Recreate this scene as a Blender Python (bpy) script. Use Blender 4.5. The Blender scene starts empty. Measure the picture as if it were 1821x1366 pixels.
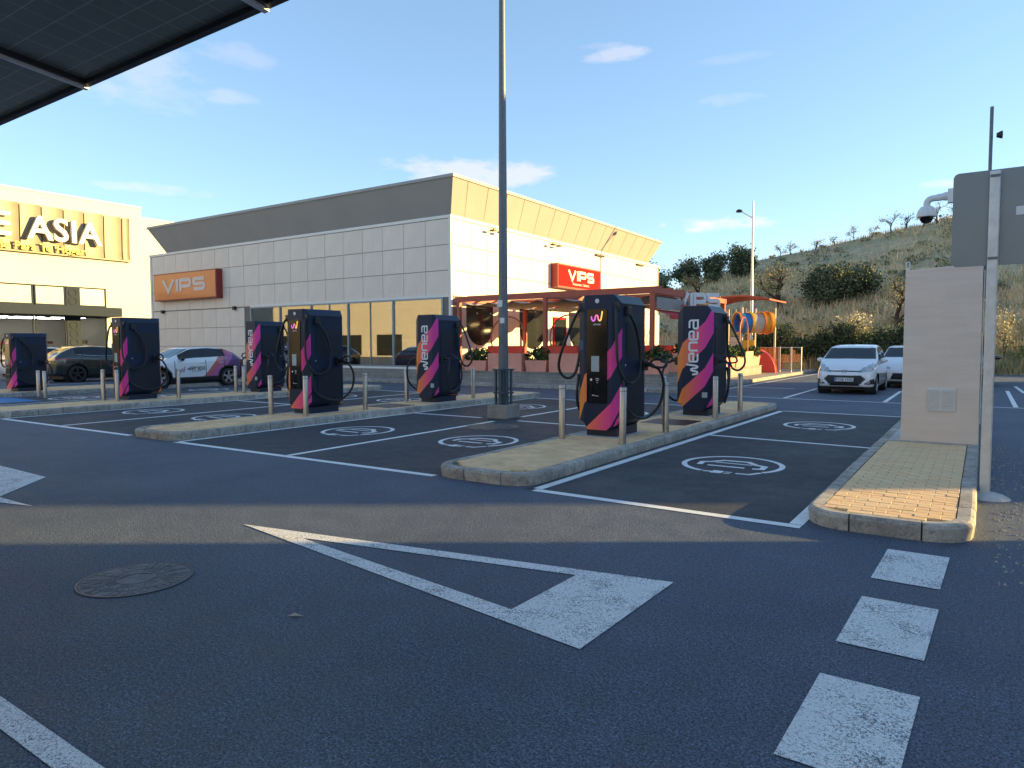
import bpy, bmesh, math, random
import numpy as np
from mathutils import Vector, Matrix
random.seed(7); RNG = np.random.default_rng(7)
SC = bpy.context.scene
COL = SC.collection

# ------------------------------------------------------------------ camera
def cam_axes(yaw, pitch, roll):
    yaw, pitch, roll = map(math.radians, (yaw, pitch, roll))
    f = Vector((-math.sin(yaw)*math.cos(pitch), math.cos(yaw)*math.cos(pitch), math.sin(pitch)))
    r = Vector((math.cos(yaw), math.sin(yaw), 0)); u = r.cross(f)
    c, s = math.cos(roll), math.sin(roll)
    return r*c+u*s, u*c-r*s, f
cr, cu, cf = cam_axes(34.11, -3.19, -.184)
cam_d = bpy.data.cameras.new('camera'); cam = bpy.data.objects.new('camera', cam_d); COL.objects.link(cam)
cam.matrix_world = Matrix(((cr.x, cu.x, -cf.x, 0), (cr.y, cu.y, -cf.y, 0), (cr.z, cu.z, -cf.z, 1.5), (0, 0, 0, 1)))
cam_d.sensor_width = 36; cam_d.lens = 36*1233/1821; cam_d.clip_end = 6000; cam_d.clip_start = .05
SC.camera = cam

# ------------------------------------------------------------------ world and sun
SUN_EL, SUN_AZ = 10.0, 55.9          # azimuth clockwise from +Y
W = bpy.data.worlds.new('World'); SC.world = W; W.use_nodes = True
wn = W.node_tree.nodes; wl = W.node_tree.links; wn.clear()
w_out = wn.new('ShaderNodeOutputWorld'); w_bg = wn.new('ShaderNodeBackground'); w_bg.inputs['Strength'].default_value = .15
sky = wn.new('ShaderNodeTexSky'); sky.sky_type = 'NISHITA'; sky.sun_disc = False
sky.sun_elevation = math.radians(SUN_EL); sky.sun_rotation = math.radians(SUN_AZ)
sky.air_density = 1.0; sky.dust_density = .0; sky.ozone_density = 3.3; sky.altitude = 900
wl.new(w_bg.outputs[0], w_out.inputs[0])
w_tc = wn.new('ShaderNodeTexCoord')
def wmath(op, a, b=None, c=None, clamp=False):
    n = wn.new('ShaderNodeMath'); n.operation = op; n.use_clamp = clamp
    for i, v in enumerate((a, b, c)):
        if v is None: continue
        if isinstance(v, (int, float)): n.inputs[i].default_value = v
        else: wl.new(v, n.inputs[i])
    return n.outputs[0]
def wdot(vec):
    n = wn.new('ShaderNodeVectorMath'); n.operation = 'DOT_PRODUCT'; wl.new(w_tc.outputs['Generated'], n.inputs[0]); n.inputs[1].default_value = vec
    return n.outputs['Value']
w_map = wn.new('ShaderNodeMapping'); w_map.inputs['Scale'].default_value = (9, 9, 26); wl.new(w_tc.outputs['Generated'], w_map.inputs[0])
w_no = wn.new('ShaderNodeTexNoise'); w_no.inputs['Scale'].default_value = 1.6; w_no.inputs['Detail'].default_value = 8; w_no.inputs['Roughness'].default_value = .62
wl.new(w_map.outputs[0], w_no.inputs['Vector'])
# clouds by direction: (bearing right of +Y deg, elevation deg, half width deg, half height deg, opacity)
CLOUDS = [(-37.5, 13.8, 7.0, 1.5, .5), (-38, 12.0, 5.5, .9, .4), (-17.8, 9.3, 4.2, .75, .85), (-26.0, 22.0, 2.6, .6, .34), (-27.5, 22.6, 2.2, .4, .2), (-16.4, 18.3, 2.3, .5, .2),
          (-63.5, 19.0, 6.5, 2.2, .24), (-60, 17.5, 4, 1.2, .15), (-55.0, 21.0, 3.0, .9, .17), (-56, 18, 2.5, .7, .22), (-61.5, 11.2, 4.5, .5, .4), (-16.0, 21, 3, .4, .1), (-2.6, 11, 1.6, .35, .5),
          (35, 17, 9, 1.6, .4), (110, 20, 12, 2.2, .4), (170, 25, 14, 2.0, .4), (-130, 16, 12, 2, .45)]
mask = None
for az, el, wa, wb, op in CLOUDS:
    a, e = math.radians(az), math.radians(el)
    d = Vector((math.sin(a)*math.cos(e), math.cos(a)*math.cos(e), math.sin(e)))
    ea = Vector((math.cos(a), -math.sin(a), 0)); up = ea.cross(d)
    da = wmath('DIVIDE', wdot(ea), math.radians(wa)); db = wmath('DIVIDE', wdot(up), math.radians(wb))
    r2 = wmath('ADD', wmath('MULTIPLY', da, da), wmath('MULTIPLY', db, db))
    fr = wmath('MULTIPLY', wmath('GREATER_THAN', wdot(d), 0.0), op)
    k = wmath('SUBTRACT', wmath('MULTIPLY', w_no.outputs['Fac'], 2.7), wmath('MULTIPLY_ADD', r2, .62, .82))
    m = wmath('MULTIPLY', wmath('MULTIPLY', k, 1.7, clamp=True), fr)
    mask = m if mask is None else wmath('MAXIMUM', mask, m)
w_mix = wn.new('ShaderNodeMix'); w_mix.data_type = 'RGBA'
w_gam = wn.new('ShaderNodeGamma'); w_gam.inputs[1].default_value = .70; wl.new(sky.outputs[0], w_gam.inputs[0])   # softer contrast over the whole sky
wl.new(mask, w_mix.inputs[0]); wl.new(w_gam.outputs[0], w_mix.inputs[6]); w_mix.inputs[7].default_value = (2.3, 2.05, 2.0, 1)
wl.new(w_mix.outputs[2], w_bg.inputs['Color'])

sa, se = math.radians(SUN_AZ), math.radians(SUN_EL)
sdir = Vector((math.sin(sa)*math.cos(se), math.cos(sa)*math.cos(se), math.sin(se)))
sun_d = bpy.data.lights.new('sun', 'SUN'); sun_d.energy = 4.2; sun_d.angle = math.radians(.53); sun_d.color = (1, .69, .25)
sun = bpy.data.objects.new('sun', sun_d); COL.objects.link(sun); sun.rotation_euler = sdir.to_track_quat('Z', 'Y').to_euler()
SC.view_settings.view_transform = 'Standard'; SC.view_settings.look = 'None'; SC.view_settings.gamma = 1
SC.view_settings.use_curve_mapping = False; SC.view_settings.exposure = 1.78
SC.render.engine = 'CYCLES'

# ------------------------------------------------------------------ mesh helpers
class MB:
    def __init__(s): s.v = []; s.f = []; s.m = []; s.mi = 0
    def add(s, vs, fs):
        o = len(s.v); s.v += [tuple(p) for p in vs]
        for f in fs: s.f.append(tuple(i+o for i in f)); s.m.append(s.mi)
        return s
    def box(s, x0, x1, y0, y1, z0, z1):
        return s.add([(x0,y0,z0),(x1,y0,z0),(x1,y1,z0),(x0,y1,z0),(x0,y0,z1),(x1,y0,z1),(x1,y1,z1),(x0,y1,z1)],
                     [(0,3,2,1),(4,5,6,7),(0,1,5,4),(1,2,6,5),(2,3,7,6),(3,0,4,7)])
    def prism(s, poly, z0, z1, ax='z'):
        n = len(poly)
        def P(a, b, c): return (a,b,c) if ax == 'z' else ((a,c,b) if ax == 'y' else (c,a,b))
        s.add([P(a,b,z0) for a,b in poly]+[P(a,b,z1) for a,b in poly],
              [tuple(range(n))[::-1], tuple(range(n, 2*n))]+[(i,(i+1)%n,n+(i+1)%n,n+i) for i in range(n)])
        return s
    def tube(s, path, r, n=8, cap=True):
        path = [Vector(p) for p in path]; rs = r if isinstance(r, (list, tuple)) else [r]*len(path)
        vs = []; fs = []; ref = None
        for i, p in enumerate(path):
            t = (path[min(i+1, len(path)-1)]-path[max(i-1, 0)]).normalized()
            if ref is None: ref = t.orthogonal().normalized()
            ref = (ref-t*ref.dot(t)); ref = ref.normalized() if ref.length > 1e-6 else t.orthogonal().normalized()
            b = t.cross(ref)
            for k in range(n):
                a = 2*math.pi*k/n; vs.append(p+(ref*math.cos(a)+b*math.sin(a))*rs[i])
        for i in range(len(path)-1):
            for k in range(n): fs.append((i*n+k, i*n+(k+1)%n, (i+1)*n+(k+1)%n, (i+1)*n+k))
        if cap: fs += [tuple(range(n))[::-1], tuple(range((len(path)-1)*n, len(path)*n))]
        return s.add(vs, fs)
    def lathe(s, prof, c=(0,0,0), n=20, ax='z', cap=True):
        vs = []; fs = []
        for r, h in prof:
            for k in range(n):
                a = 2*math.pi*k/n; x, y = r*math.cos(a), r*math.sin(a)
                p = (x,y,h) if ax == 'z' else ((h,x,y) if ax == 'x' else (x,h,y))
                vs.append((p[0]+c[0], p[1]+c[1], p[2]+c[2]))
        m = len(prof); ring = abs(prof[0][1]-prof[-1][1]) < 1e-6 and prof[0][0] > .001 and prof[-1][0] > .001
        for i in range(m if ring else m-1):
            for k in range(n): fs.append((i*n+k, i*n+(k+1)%n, ((i+1)%m)*n+(k+1)%n, ((i+1)%m)*n+k))
        if cap and not ring: fs += [tuple(range(n))[::-1], tuple(range((m-1)*n, m*n))]
        return s.add(vs, fs)
    def ribbon(s, pts, w, fn, closed=False, depth=0.0):
        """flat stroke along 2-D points, width w; fn(a,b,d) maps to 3-D"""
        P = [Vector((a, b)) for a, b in pts]; n = len(P); L = []; R = []
        for i in range(n):
            if closed: d0 = (P[i]-P[i-1]).normalized(); d1 = (P[(i+1) % n]-P[i]).normalized()
            else:
                d1 = (P[min(i+1, n-1)]-P[min(i, n-2)]).normalized(); d0 = (P[max(i, 1)]-P[max(i-1, 0)]).normalized()
            t = (d0+d1); t = t.normalized() if t.length > 1e-6 else d1
            nn = Vector((-t.y, t.x)); c = max(.45, nn.dot(Vector((-d1.y, d1.x))))
            L.append(P[i]+nn*(w/2/c)); R.append(P[i]-nn*(w/2/c))
        vs = [fn(p.x, p.y, 0) for p in L]+[fn(p.x, p.y, 0) for p in R]
        m = n if closed else n-1
        fs = [(i, n+i, n+(i+1) % n, (i+1) % n) for i in range(m)]
        if depth:
            vs += [fn(p.x, p.y, depth) for p in L]+[fn(p.x, p.y, depth) for p in R]
            fs = [tuple(j+2*n for j in f) for f in fs]
            for i in range(m):
                j = (i+1) % n
                fs += [(i, j, 2*n+j, 2*n+i), (n+j, n+i, 3*n+i, 3*n+j)]
            if not closed: fs += [(n, 0, 2*n, 3*n), (n-1, 2*n-1, 4*n-1, 3*n-1)]
        return s.add(vs, fs)
    def data(s, name, mats, smooth=False):
        me = bpy.data.meshes.new(name); me.from_pydata(s.v, [], s.f); me.update()
        for m in (mats if isinstance(mats, (list, tuple)) else [mats]): me.materials.append(m)
        if any(s.m): me.polygons.foreach_set('material_index', s.m)
        bm = bmesh.new(); bm.from_mesh(me); bmesh.ops.recalc_face_normals(bm, faces=bm.faces); bm.to_mesh(me); bm.free()
        if smooth:
            me.polygons.foreach_set('use_smooth', [True]*len(me.polygons))
            try: me.set_sharp_from_angle(angle=math.radians(38))
            except Exception: pass
        return me
    def build(s, name, mats, parent=None, smooth=False, bevel=0, seg=2):
        o = bpy.data.objects.new(name, s.data(name, mats, smooth)); COL.objects.link(o)
        if parent: o.parent = parent
        if bevel:
            b = o.modifiers.new('bevel', 'BEVEL'); b.width = bevel; b.segments = seg; b.limit_method = 'ANGLE'; b.angle_limit = math.radians(35)
        return o
def mesh_np(name, V, F, mats, parent=None, midx=None, smooth=False):
    me = bpy.data.meshes.new(name); V = np.asarray(V, np.float32); F = np.asarray(F, np.int32); k = F.shape[1]
    me.vertices.add(len(V)); me.vertices.foreach_set('co', V.ravel())
    me.loops.add(F.size); me.loops.foreach_set('vertex_index', F.ravel())
    me.polygons.add(len(F)); me.polygons.foreach_set('loop_start', np.arange(0, F.size, k, dtype=np.int32))
    for m in (mats if isinstance(mats, (list, tuple)) else [mats]): me.materials.append(m)
    if midx is not None: me.polygons.foreach_set('material_index', np.asarray(midx, np.int32))
    if smooth: me.polygons.foreach_set('use_smooth', np.ones(len(F), bool))
    me.update(calc_edges=True); me.validate()
    o = bpy.data.objects.new(name, me); COL.objects.link(o)
    if parent: o.parent = parent
    return o
def tag(o, label=None, cat=None, group=None, kind=None):
    if label: o['label'] = label
    if cat: o['category'] = cat
    if group: o['group'] = group
    if kind: o['kind'] = kind
    return o
def thing(name, label, cat, loc=(0,0,0), rotz=0, group=None):
    o = bpy.data.objects.new(name, None); COL.objects.link(o); o.location = loc; o.rotation_euler = (0, 0, rotz); o.empty_display_size = .2
    return tag(o, label, cat, group)
def link_copy(me, name, parent=None, loc=(0,0,0), rot=(0,0,0), scale=(1,1,1)):
    o = bpy.data.objects.new(name, me); COL.objects.link(o); o.location = loc; o.rotation_euler = rot; o.scale = scale
    if parent: o.parent = parent
    return o
def copy_tree(o, parent=None):
    c = o.copy(); COL.objects.link(c); c.parent = parent
    for ch in list(o.children): copy_tree(ch, c)
    return c
def text_mesh(name, txt, size, mat, parent, M, depth=.004, align='CENTER', offset=0.0, spacing=1.0):
    cu_ = bpy.data.curves.new(name, 'FONT'); cu_.body = txt; cu_.size = size; cu_.extrude = depth; cu_.align_x = align; cu_.align_y = 'CENTER'; cu_.offset = offset; cu_.space_character = spacing
    cu_.resolution_u = 3
    t = bpy.data.objects.new(name+'_tmp', cu_); COL.objects.link(t)
    dg = bpy.context.evaluated_depsgraph_get(); me = bpy.data.meshes.new_from_object(t.evaluated_get(dg))
    bpy.data.objects.remove(t); me.name = name; me.materials.clear(); me.materials.append(mat); me.transform(M)
    o = bpy.data.objects.new(name, me); COL.objects.link(o)
    if parent: o.parent = parent
    return o
def rot_from(ex, ey, origin):      # text plane: ex = reading direction, ey = up of letters
    ex = Vector(ex).normalized(); ey = Vector(ey).normalized(); ez = ex.cross(ey)
    return Matrix(((ex.x, ey.x, ez.x, origin[0]), (ex.y, ey.y, ez.y, origin[1]), (ex.z, ey.z, ez.z, origin[2]), (0, 0, 0, 1)))
def catmull(P, m=6):
    P = [Vector(p) for p in P]; Q = [P[0]*2-P[1]]+P+[P[-1]*2-P[-2]]; out = []
    for i in range(1, len(Q)-2):
        for k in range(m):
            t = k/m; a, b, c, d = Q[i-1], Q[i], Q[i+1], Q[i+2]
            out.append(.5*((2*b)+(c-a)*t+(2*a-5*b+4*c-d)*t*t+(3*b-a-3*c+d)*t**3))
    return out+[P[-1]]

# ------------------------------------------------------------------ materials
def nt(name):
    m = bpy.data.materials.new(name); m.use_nodes = True; t = m.node_tree
    return m, t, t.nodes['Principled BSDF']
def noise(t, scale, detail=4, rough=.55, vec=None, dist=0):
    n = t.nodes.new('ShaderNodeTexNoise'); n.inputs['Scale'].default_value = scale; n.inputs['Detail'].default_value = detail; n.inputs['Roughness'].default_value = rough; n.inputs['Distortion'].default_value = dist
    if vec is None:
        tc = t.nodes.get('TC') or t.nodes.new('ShaderNodeTexCoord'); tc.name = 'TC'; vec = tc.outputs['Object']
    t.links.new(vec, n.inputs['Vector']); return n.outputs['Fac']
def ramp(t, fac, stops, interp='LINEAR'):
    n = t.nodes.new('ShaderNodeValToRGB'); n.color_ramp.interpolation = interp; e = n.color_ramp.elements
    while len(e) < len(stops): e.new(.5)
    for k, (p, c) in enumerate(stops):
        e[k].position = p; e[k].color = (c, c, c, 1) if isinstance(c, (int, float)) else (*c, 1)
    t.links.new(fac, n.inputs[0]); return n.outputs[0]
def mixc(t, fac, a, b, mode='MIX'):
    n = t.nodes.new('ShaderNodeMix'); n.data_type = 'RGBA'; n.blend_type = mode
    for i, v in ((0, fac), (6, a), (7, b)):
        if hasattr(v, 'is_linked'): t.links.new(v, n.inputs[i])
        elif i == 0: n.inputs[0].default_value = v
        else: n.inputs[i].default_value = (*v, 1)
    return n.outputs[2]
def mth(t, op, a, b=None, c=None, clamp=False):
    n = t.nodes.new('ShaderNodeMath'); n.operation = op; n.use_clamp = clamp
    for i, v in enumerate((a, b, c)):
        if v is None: continue
        if isinstance(v, (int, float)): n.inputs[i].default_value = v
        else: t.links.new(v, n.inputs[i])
    return n.outputs[0]
def bump(t, b, h, strength=.3, dist=.01):
    n = t.nodes.new('ShaderNodeBump'); n.inputs['Strength'].default_value = strength; n.inputs['Distance'].default_value = dist
    t.links.new(h, n.inputs['Height']); t.links.new(n.outputs[0], b.inputs['Normal'])
def mat(name, col, rough=.6, metal=0, var=.12, scale=6, bmp=0, bscale=60, spec=.5, coat=0, fine=0):
    m, t, b = nt(name)
    b.inputs['Roughness'].default_value = rough; b.inputs['Metallic'].default_value = metal; b.inputs['Specular IOR Level'].default_value = spec; b.inputs['Coat Weight'].default_value = coat
    b.inputs['Coat Roughness'].default_value = .05
    if var:
        f = noise(t, scale, 6, .6); c = mixc(t, 1.0, col, ramp(t, f, [(.3, 1-var), (.72, 1+var*.6)]), 'MULTIPLY')
        if fine:
            c = mixc(t, 1.0, c, ramp(t, noise(t, bscale, 2, .6), [(.35, 1-fine), (.65, 1+fine)]), 'MULTIPLY')
        t.links.new(c, b.inputs['Base Color'])
    else: b.inputs['Base Color'].default_value = (*col, 1)
    if bmp: bump(t, b, noise(t, bscale, 3, .6), bmp, .004)
    return m
def emit(name, col, s):
    m, t, b = nt(name); b.inputs['Base Color'].default_value = (0, 0, 0, 1); b.inputs['Emission Color'].default_value = (*col, 1); b.inputs['Emission Strength'].default_value = s
    return m
def objrand(t):
    n = t.nodes.new('ShaderNodeObjectInfo'); return n.outputs['Random']

def asphalt(name, base, worn, specks=.48, dust=.25):
    m, t, b = nt(name)
    big = noise(t, .55, 6, .62); mid = noise(t, 4.5, 5, .6); fin = noise(t, 95, 2, .7); fin2 = noise(t, 38, 3, .7)
    c = mixc(t, ramp(t, big, [(.36, 0.), (.68, 1.)]), base, worn)
    c = mixc(t, 1.0, c, ramp(t, mid, [(.25, .74), (.75, 1.22)]), 'MULTIPLY')
    c = mixc(t, 1.0, c, ramp(t, fin, [(.3, max(.05, 1-specks*1.7)), (.5, .92), (.72, 1+specks*2.6)]), 'MULTIPLY')
    c = mixc(t, 1.0, c, ramp(t, fin2, [(.3, .66), (.7, 1.36)]), 'MULTIPLY')
    c = mixc(t, mth(t, 'MULTIPLY', ramp(t, noise(t, .38, 7, .68), [(.52, 0.), (.74, 1.)]), dust), c, (.17, .172, .175))
    # pale stone chips
    vo = t.nodes.new('ShaderNodeTexVoronoi'); vo.inputs['Scale'].default_value = 26; t.links.new(t.nodes['TC'].outputs['Object'], vo.inputs['Vector'])
    chip = ramp(t, vo.outputs['Distance'], [(.05, 1.), (.11, 0.)])
    c = mixc(t, mth(t, 'MULTIPLY', chip, ramp(t, noise(t, 3.1, 2), [(.58, 0.), (.7, .7)])), c, (.3, .3, .29))
    t.links.new(c, b.inputs['Base Color'])
    t.links.new(ramp(t, mid, [(.3, .62), (.7, .88)]), b.inputs['Roughness']); b.inputs['Specular IOR Level'].default_value = .4
    bump(t, b, mth(t, 'ADD', fin, mth(t, 'MULTIPLY', fin2, .8)), .55, .012)
    return m
def worn_paint(name, col, under, amount, edge=.5):
    m, t, b = nt(name)
    f1 = noise(t, 105, 4, .8); f2 = noise(t, 4.5, 5, .6); f3 = noise(t, 250, 2, .7)
    k = mth(t, 'ADD', mth(t, 'MULTIPLY', f1, .7), mth(t, 'ADD', mth(t, 'MULTIPLY', f2, .25), mth(t, 'MULTIPLY', f3, .35)))
    msk = ramp(t, k, [(amount, 1.), (amount+.035, 0.)])
    c = mixc(t, msk, under, mixc(t, 1.0, col, ramp(t, f2, [(.3, .8), (.7, 1.06)]), 'MULTIPLY'))
    t.links.new(c, b.inputs['Base Color']); b.inputs['Roughness'].default_value = .7
    bump(t, b, mth(t, 'ADD', msk, f1), .3, .006)
    return m
M = {}
M['lane'] = asphalt('lane_asphalt', (.066, .086, .122), (.098, .122, .160))
M['bay'] = asphalt('bay_asphalt', (.038, .043, .052), (.058, .064, .074), .3, .55)
M['lot'] = asphalt('lot_asphalt', (.06, .062, .064), (.085, .087, .09), .25)
M['paint'] = worn_paint('white_road_paint', (.84, .85, .84), (.10, .10, .10), .745)
M['paint_worn'] = worn_paint('worn_white_road_paint', (.84, .85, .84), (.075, .085, .10), .672)
M['paint_symbol'] = worn_paint('white_symbol_paint', (.78, .79, .79), (.12, .12, .12), .80)
M['paint_blue'] = worn_paint('blue_road_paint', (.04, .22, .50), (.05, .06, .07), .72)
M['kerb'] = mat('kerb_concrete', (.34, .335, .32), .85, var=.4, scale=5, bmp=.4, bscale=70, fine=.12)
def kerb_mat():
    m, t, b = nt('weathered_kerb')
    n1 = noise(t, 6, 6, .65); n2 = noise(t, 60, 3, .6); n3 = noise(t, 22, 5, .7)
    c = mixc(t, ramp(t, n1, [(.3, 0.), (.7, 1.)]), (.26, .24, .215), (.50, .465, .41))
    c = mixc(t, ramp(t, n3, [(.52, 0.), (.68, .7)]), c, (.10, .095, .09))
    c = mixc(t, 1.0, c, ramp(t, n2, [(.3, .82), (.7, 1.14)]), 'MULTIPLY')
    r = objrand(t); c = mixc(t, 1.0, c, ramp(t, r, [(0, .82), (1, 1.14)]), 'MULTIPLY')
    t.links.new(c, b.inputs['Base Color']); b.inputs['Roughness'].default_value = .88; bump(t, b, mth(t, 'ADD', n2, n3), .5, .008); return m
M['kerb'] = kerb_mat()
def paver_mat():
    m, t, b = nt('yellow_paver')
    r = objrand(t); n1 = noise(t, 4, 5, .6); n2 = noise(t, 130, 3, .6)
    c = mixc(t, r, (.80, .525, .275), (.85, .60, .34)); c = mixc(t, 1.0, c, ramp(t, n1, [(.28, .72), (.72, 1.1)]), 'MULTIPLY')
    c = mixc(t, 1.0, c, ramp(t, n2, [(.3, .88), (.7, 1.1)]), 'MULTIPLY')
    t.links.new(c, b.inputs['Base Color']); b.inputs['Roughness'].default_value = .85; bump(t, b, n2, .3, .003); return m
M['paver'] = paver_mat()
M['joint'] = mat('joint_mortar', (.17, .145, .11), .95, var=.3, scale=12, bmp=.3)
M['concrete'] = mat('cast_concrete', (.30, .275, .245), .9, var=.32, scale=4, bmp=.5, bscale=50, fine=.12)
M['conc_pale'] = mat('pale_concrete', (.50, .49, .47), .9, var=.2, scale=5, bmp=.3)
M['steel'] = mat('brushed_stainless', (.42, .40, .38), .36, 1, var=.15, scale=9)
M['galv'] = mat('galvanised_steel', (.15, .165, .185), .5, .6, var=.28, scale=30)
M['galv_pale'] = mat('pale_galvanised', (.60, .61, .60), .5, .45, var=.14, scale=14)
M['bluepaint'] = mat('blue_grey_steel_paint', (.045, .085, .125), .42, .2, var=.15)
M['black'] = mat('black_plastic', (.012, .013, .016), .38, var=.1)
M['rubber'] = mat('cable_rubber', (.010, .011, .014), .45, var=0)
M['tyre'] = mat('tyre_rubber', (.016, .016, .017), .75, var=.1)
M['glassblack'] = mat('black_screen_glass', (.006, .007, .009), .1, var=0, spec=.3)
M['navy'] = mat('charger_navy', (.010, .021, .050), .38, .0, var=.1, spec=.45)
M['grille'] = mat('charger_grille', (.006, .010, .022), .55, var=.1)
M['white'] = mat('white_print', (.80, .80, .80), .5, var=0)
M['greypaper'] = mat('grey_notice', (.38, .43, .44), .6, var=.1, scale=20)
M['whitep'] = mat('white_plastic', (.68, .69, .70), .4, var=.04)
M['darkmetal'] = mat('dark_metal', (.03, .032, .035), .45, .4, var=.1)
def stripe_mat():
    m, t, b = nt('charger_stripes')
    tc = t.nodes.new('ShaderNodeTexCoord'); sp = t.nodes.new('ShaderNodeSeparateXYZ'); t.links.new(tc.outputs['Object'], sp.inputs[0])
    x, y, z = sp.outputs
    sg = mth(t, 'SIGN', mth(t, 'MULTIPLY', y, -1.0)); s = mth(t, 'MULTIPLY', x, sg)
    ab = mth(t, 'SUBTRACT', mth(t, 'ABSOLUTE', s), .22); ex = mth(t, 'MULTIPLY', mth(t, 'MAXIMUM', ab, 0.0), mth(t, 'SIGN', s))
    base = mth(t, 'MULTIPLY_ADD', s, .93, mth(t, 'MULTIPLY', ex, 1.25)); h = mth(t, 'SUBTRACT', z, base)
    front = mth(t, 'GREATER_THAN', sg, 0.0)
    def band(lo, hi): return mth(t, 'MULTIPLY', mth(t, 'GREATER_THAN', h, lo), mth(t, 'LESS_THAN', h, hi))
    fm = mth(t, 'MAXIMUM', band(.70, 1.12), mth(t, 'MAXIMUM', band(-.03, .31), band(-.4, -.09)))
    bm_ = mth(t, 'MAXIMUM', band(1.10, 1.60), mth(t, 'MAXIMUM', band(.37, .72), band(-.5, -.10)))
    msk = mth(t, 'ADD', mth(t, 'MULTIPLY', fm, front), mth(t, 'MULTIPLY', bm_, mth(t, 'SUBTRACT', 1.0, front)))
    lim = mth(t, 'GREATER_THAN', mth(t, 'ABSOLUTE', y), .412); msk = mth(t, 'MULTIPLY', msk, lim)
    g = ramp(t, mth(t, 'MULTIPLY_ADD', s, 1.43, .5), [(.05, (.92, .29, .035)), (.40, (.90, .16, .12)), (.72, (.84, .07, .25)), (1, (.70, .045, .36))])
    t.links.new(mixc(t, msk, (.010, .021, .050), g), b.inputs['Base Color']); b.inputs['Roughness'].default_value = .42; b.inputs['Specular IOR Level'].default_value = .3; return m
M['stripes'] = stripe_mat()
def glass_mat(name, tint, refl, rough=.01):
    m = bpy.data.materials.new(name); m.use_nodes = True; t = m.node_tree; t.nodes.clear()
    o = t.nodes.new('ShaderNodeOutputMaterial'); mx = t.nodes.new('ShaderNodeMixShader'); tr = t.nodes.new('ShaderNodeBsdfTransparent'); gl = t.nodes.new('ShaderNodeBsdfGlossy')
    tr.inputs[0].default_value = (*tint, 1); gl.inputs['Roughness'].default_value = rough; gl.inputs[0].default_value = (.95, .97, 1, 1)
    fr = t.nodes.new('ShaderNodeLayerWeight'); fr.inputs['Blend'].default_value = .35
    fm = t.nodes.new('ShaderNodeMath'); fm.operation = 'MULTIPLY_ADD'; fm.inputs[1].default_value = .5; fm.inputs[2].default_value = refl; fm.use_clamp = True
    t.links.new(fr.outputs['Fresnel'], fm.inputs[0]); t.links.new(fm.outputs[0], mx.inputs[0]); t.links.new(tr.outputs[0], mx.inputs[1]); t.links.new(gl.outputs[0], mx.inputs[2]); t.links.new(mx.outputs[0], o.inputs[0]); return m
M['solarglass'] = glass_mat('reflective_window_glass', (.62, .62, .56), .24)
M['shopglass'] = glass_mat('shop_window_glass', (.75, .78, .8), .06)
M['clearglass'] = glass_mat('clear_panel_glass', (.85, .86, .85), .05)
M['carglass'] = mat('dark_car_glass', (.010, .014, .018), .03, var=0, spec=.45, coat=0)

# ------------------------------------------------------------------ ground, bays and markings
def sheet(name, poly, z, m, label=None):
    me = MB().add([(x, y, z) for x, y in poly], [tuple(range(len(poly)))]).build(name, m); tag(me, label, None, None, 'structure'); return me
def rect(x0, x1, y0, y1): return [(x0, y0), (x1, y0), (x1, y1), (x0, y1)]
sheet('ground', rect(-2500, 2500, -2500, 2500), 0, M['lane'])
for r in (rect(-3.92, -1.2, 6.0, 16.35), rect(-10.5, -5.2, 6.0, 16.6), rect(-17.0, -11.85, 6.0, 16.8), rect(-23.2, -18.6, 6.2, 17)):
    sheet('parking_bay_surface', r, .0022, M['bay'])
Z1 = .0046
def line(a, b, w=.10, m='paint', z=Z1, name='bay_line'):
    a, b = Vector(a), Vector(b); d = (b-a).normalized(); n = Vector((-d.y, d.x))*w/2; a = a-d*0; k = max(1, int((b-a).length/.6))
    mb = MB(); vs = []
    for i in range(k+1):
        p = a.lerp(b, i/k); j = random.uniform(-.004, .004); vs += [p+n*(1+j*8), p-n*(1-j*8)]
    mb.add([(v.x, v.y, z) for v in vs], [(2*i, 2*i+1, 2*i+3, 2*i+2) for i in range(k)])
    return tag(mb.build(name, M[m]), None, None, None, 'structure')
line((-3.80, 6.02), (-1.19, 5.98), .11); line((-3.80, 6.085), (-3.70, 16.25), .11); line((-1.24, 6.045), (-1.24, 6.9), .11)
line((-3.71, 11.32), (-1.24, 11.12)); line((-3.65, 16.3), (-1.24, 16.25))
line((-10.43, 6.0), (-5.18, 6.05), .11); line((-10.42, 6.06), (-10.50, 16.6), .11); line((-7.83, 6.09), (-7.95, 11.1)); line((-7.95, 12.1), (-8.0, 16.5))
line((-10.43, 11.5), (-8.55, 11.5)); line((-7.6, 11.42), (-5.25, 11.3)); line((-10.45, 16.62), (-5.3, 16.5))
line((-16.93, 5.97), (-11.85, 6.02), .11); line((-16.93, 6.04), (-17.05, 16.7), .11); line((-14.45, 6.07), (-14.75, 16.6)); line((-16.98, 11.55), (-14.7, 11.5)); line((-14.6, 11.5), (-12.0, 11.45)); line((-17, 16.75), (-12, 16.65))
line((-23.2, 11.5), (-18.7, 11.5)); line((-20.9, 6.3), (-20.9, 16.6)); line((-23.2, 16.7), (-18.7, 16.7)); line((-27.5, 17.6), (-19, 17.6)); line((-33.6, 11.9), (-33.6, 16.8)); line((-30.6, 11.9), (-30.6, 16.8)); line((-27.2, 11.9), (-27.2, 16.8))
sheet('blue_bay_marking', rect(-25.6, -21.6, 6.6, 8.6), .0058, M['paint_blue'])
# car bays beyond the lane
line((-7.5, 20.25), (1.5, 19.9)); line((-4.55, 20.3), (-4.6, 25.2)); line((-2.05, 20.2), (-2.1, 25.2)); line((-7.3, 24.9), (-5.2, 24.7)); line((.7, 20.1), (.7, 27))
line((-7.15, 21), (-6.9, 38), .09); line((1.1, 26.0), (1.0, 30))
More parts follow.
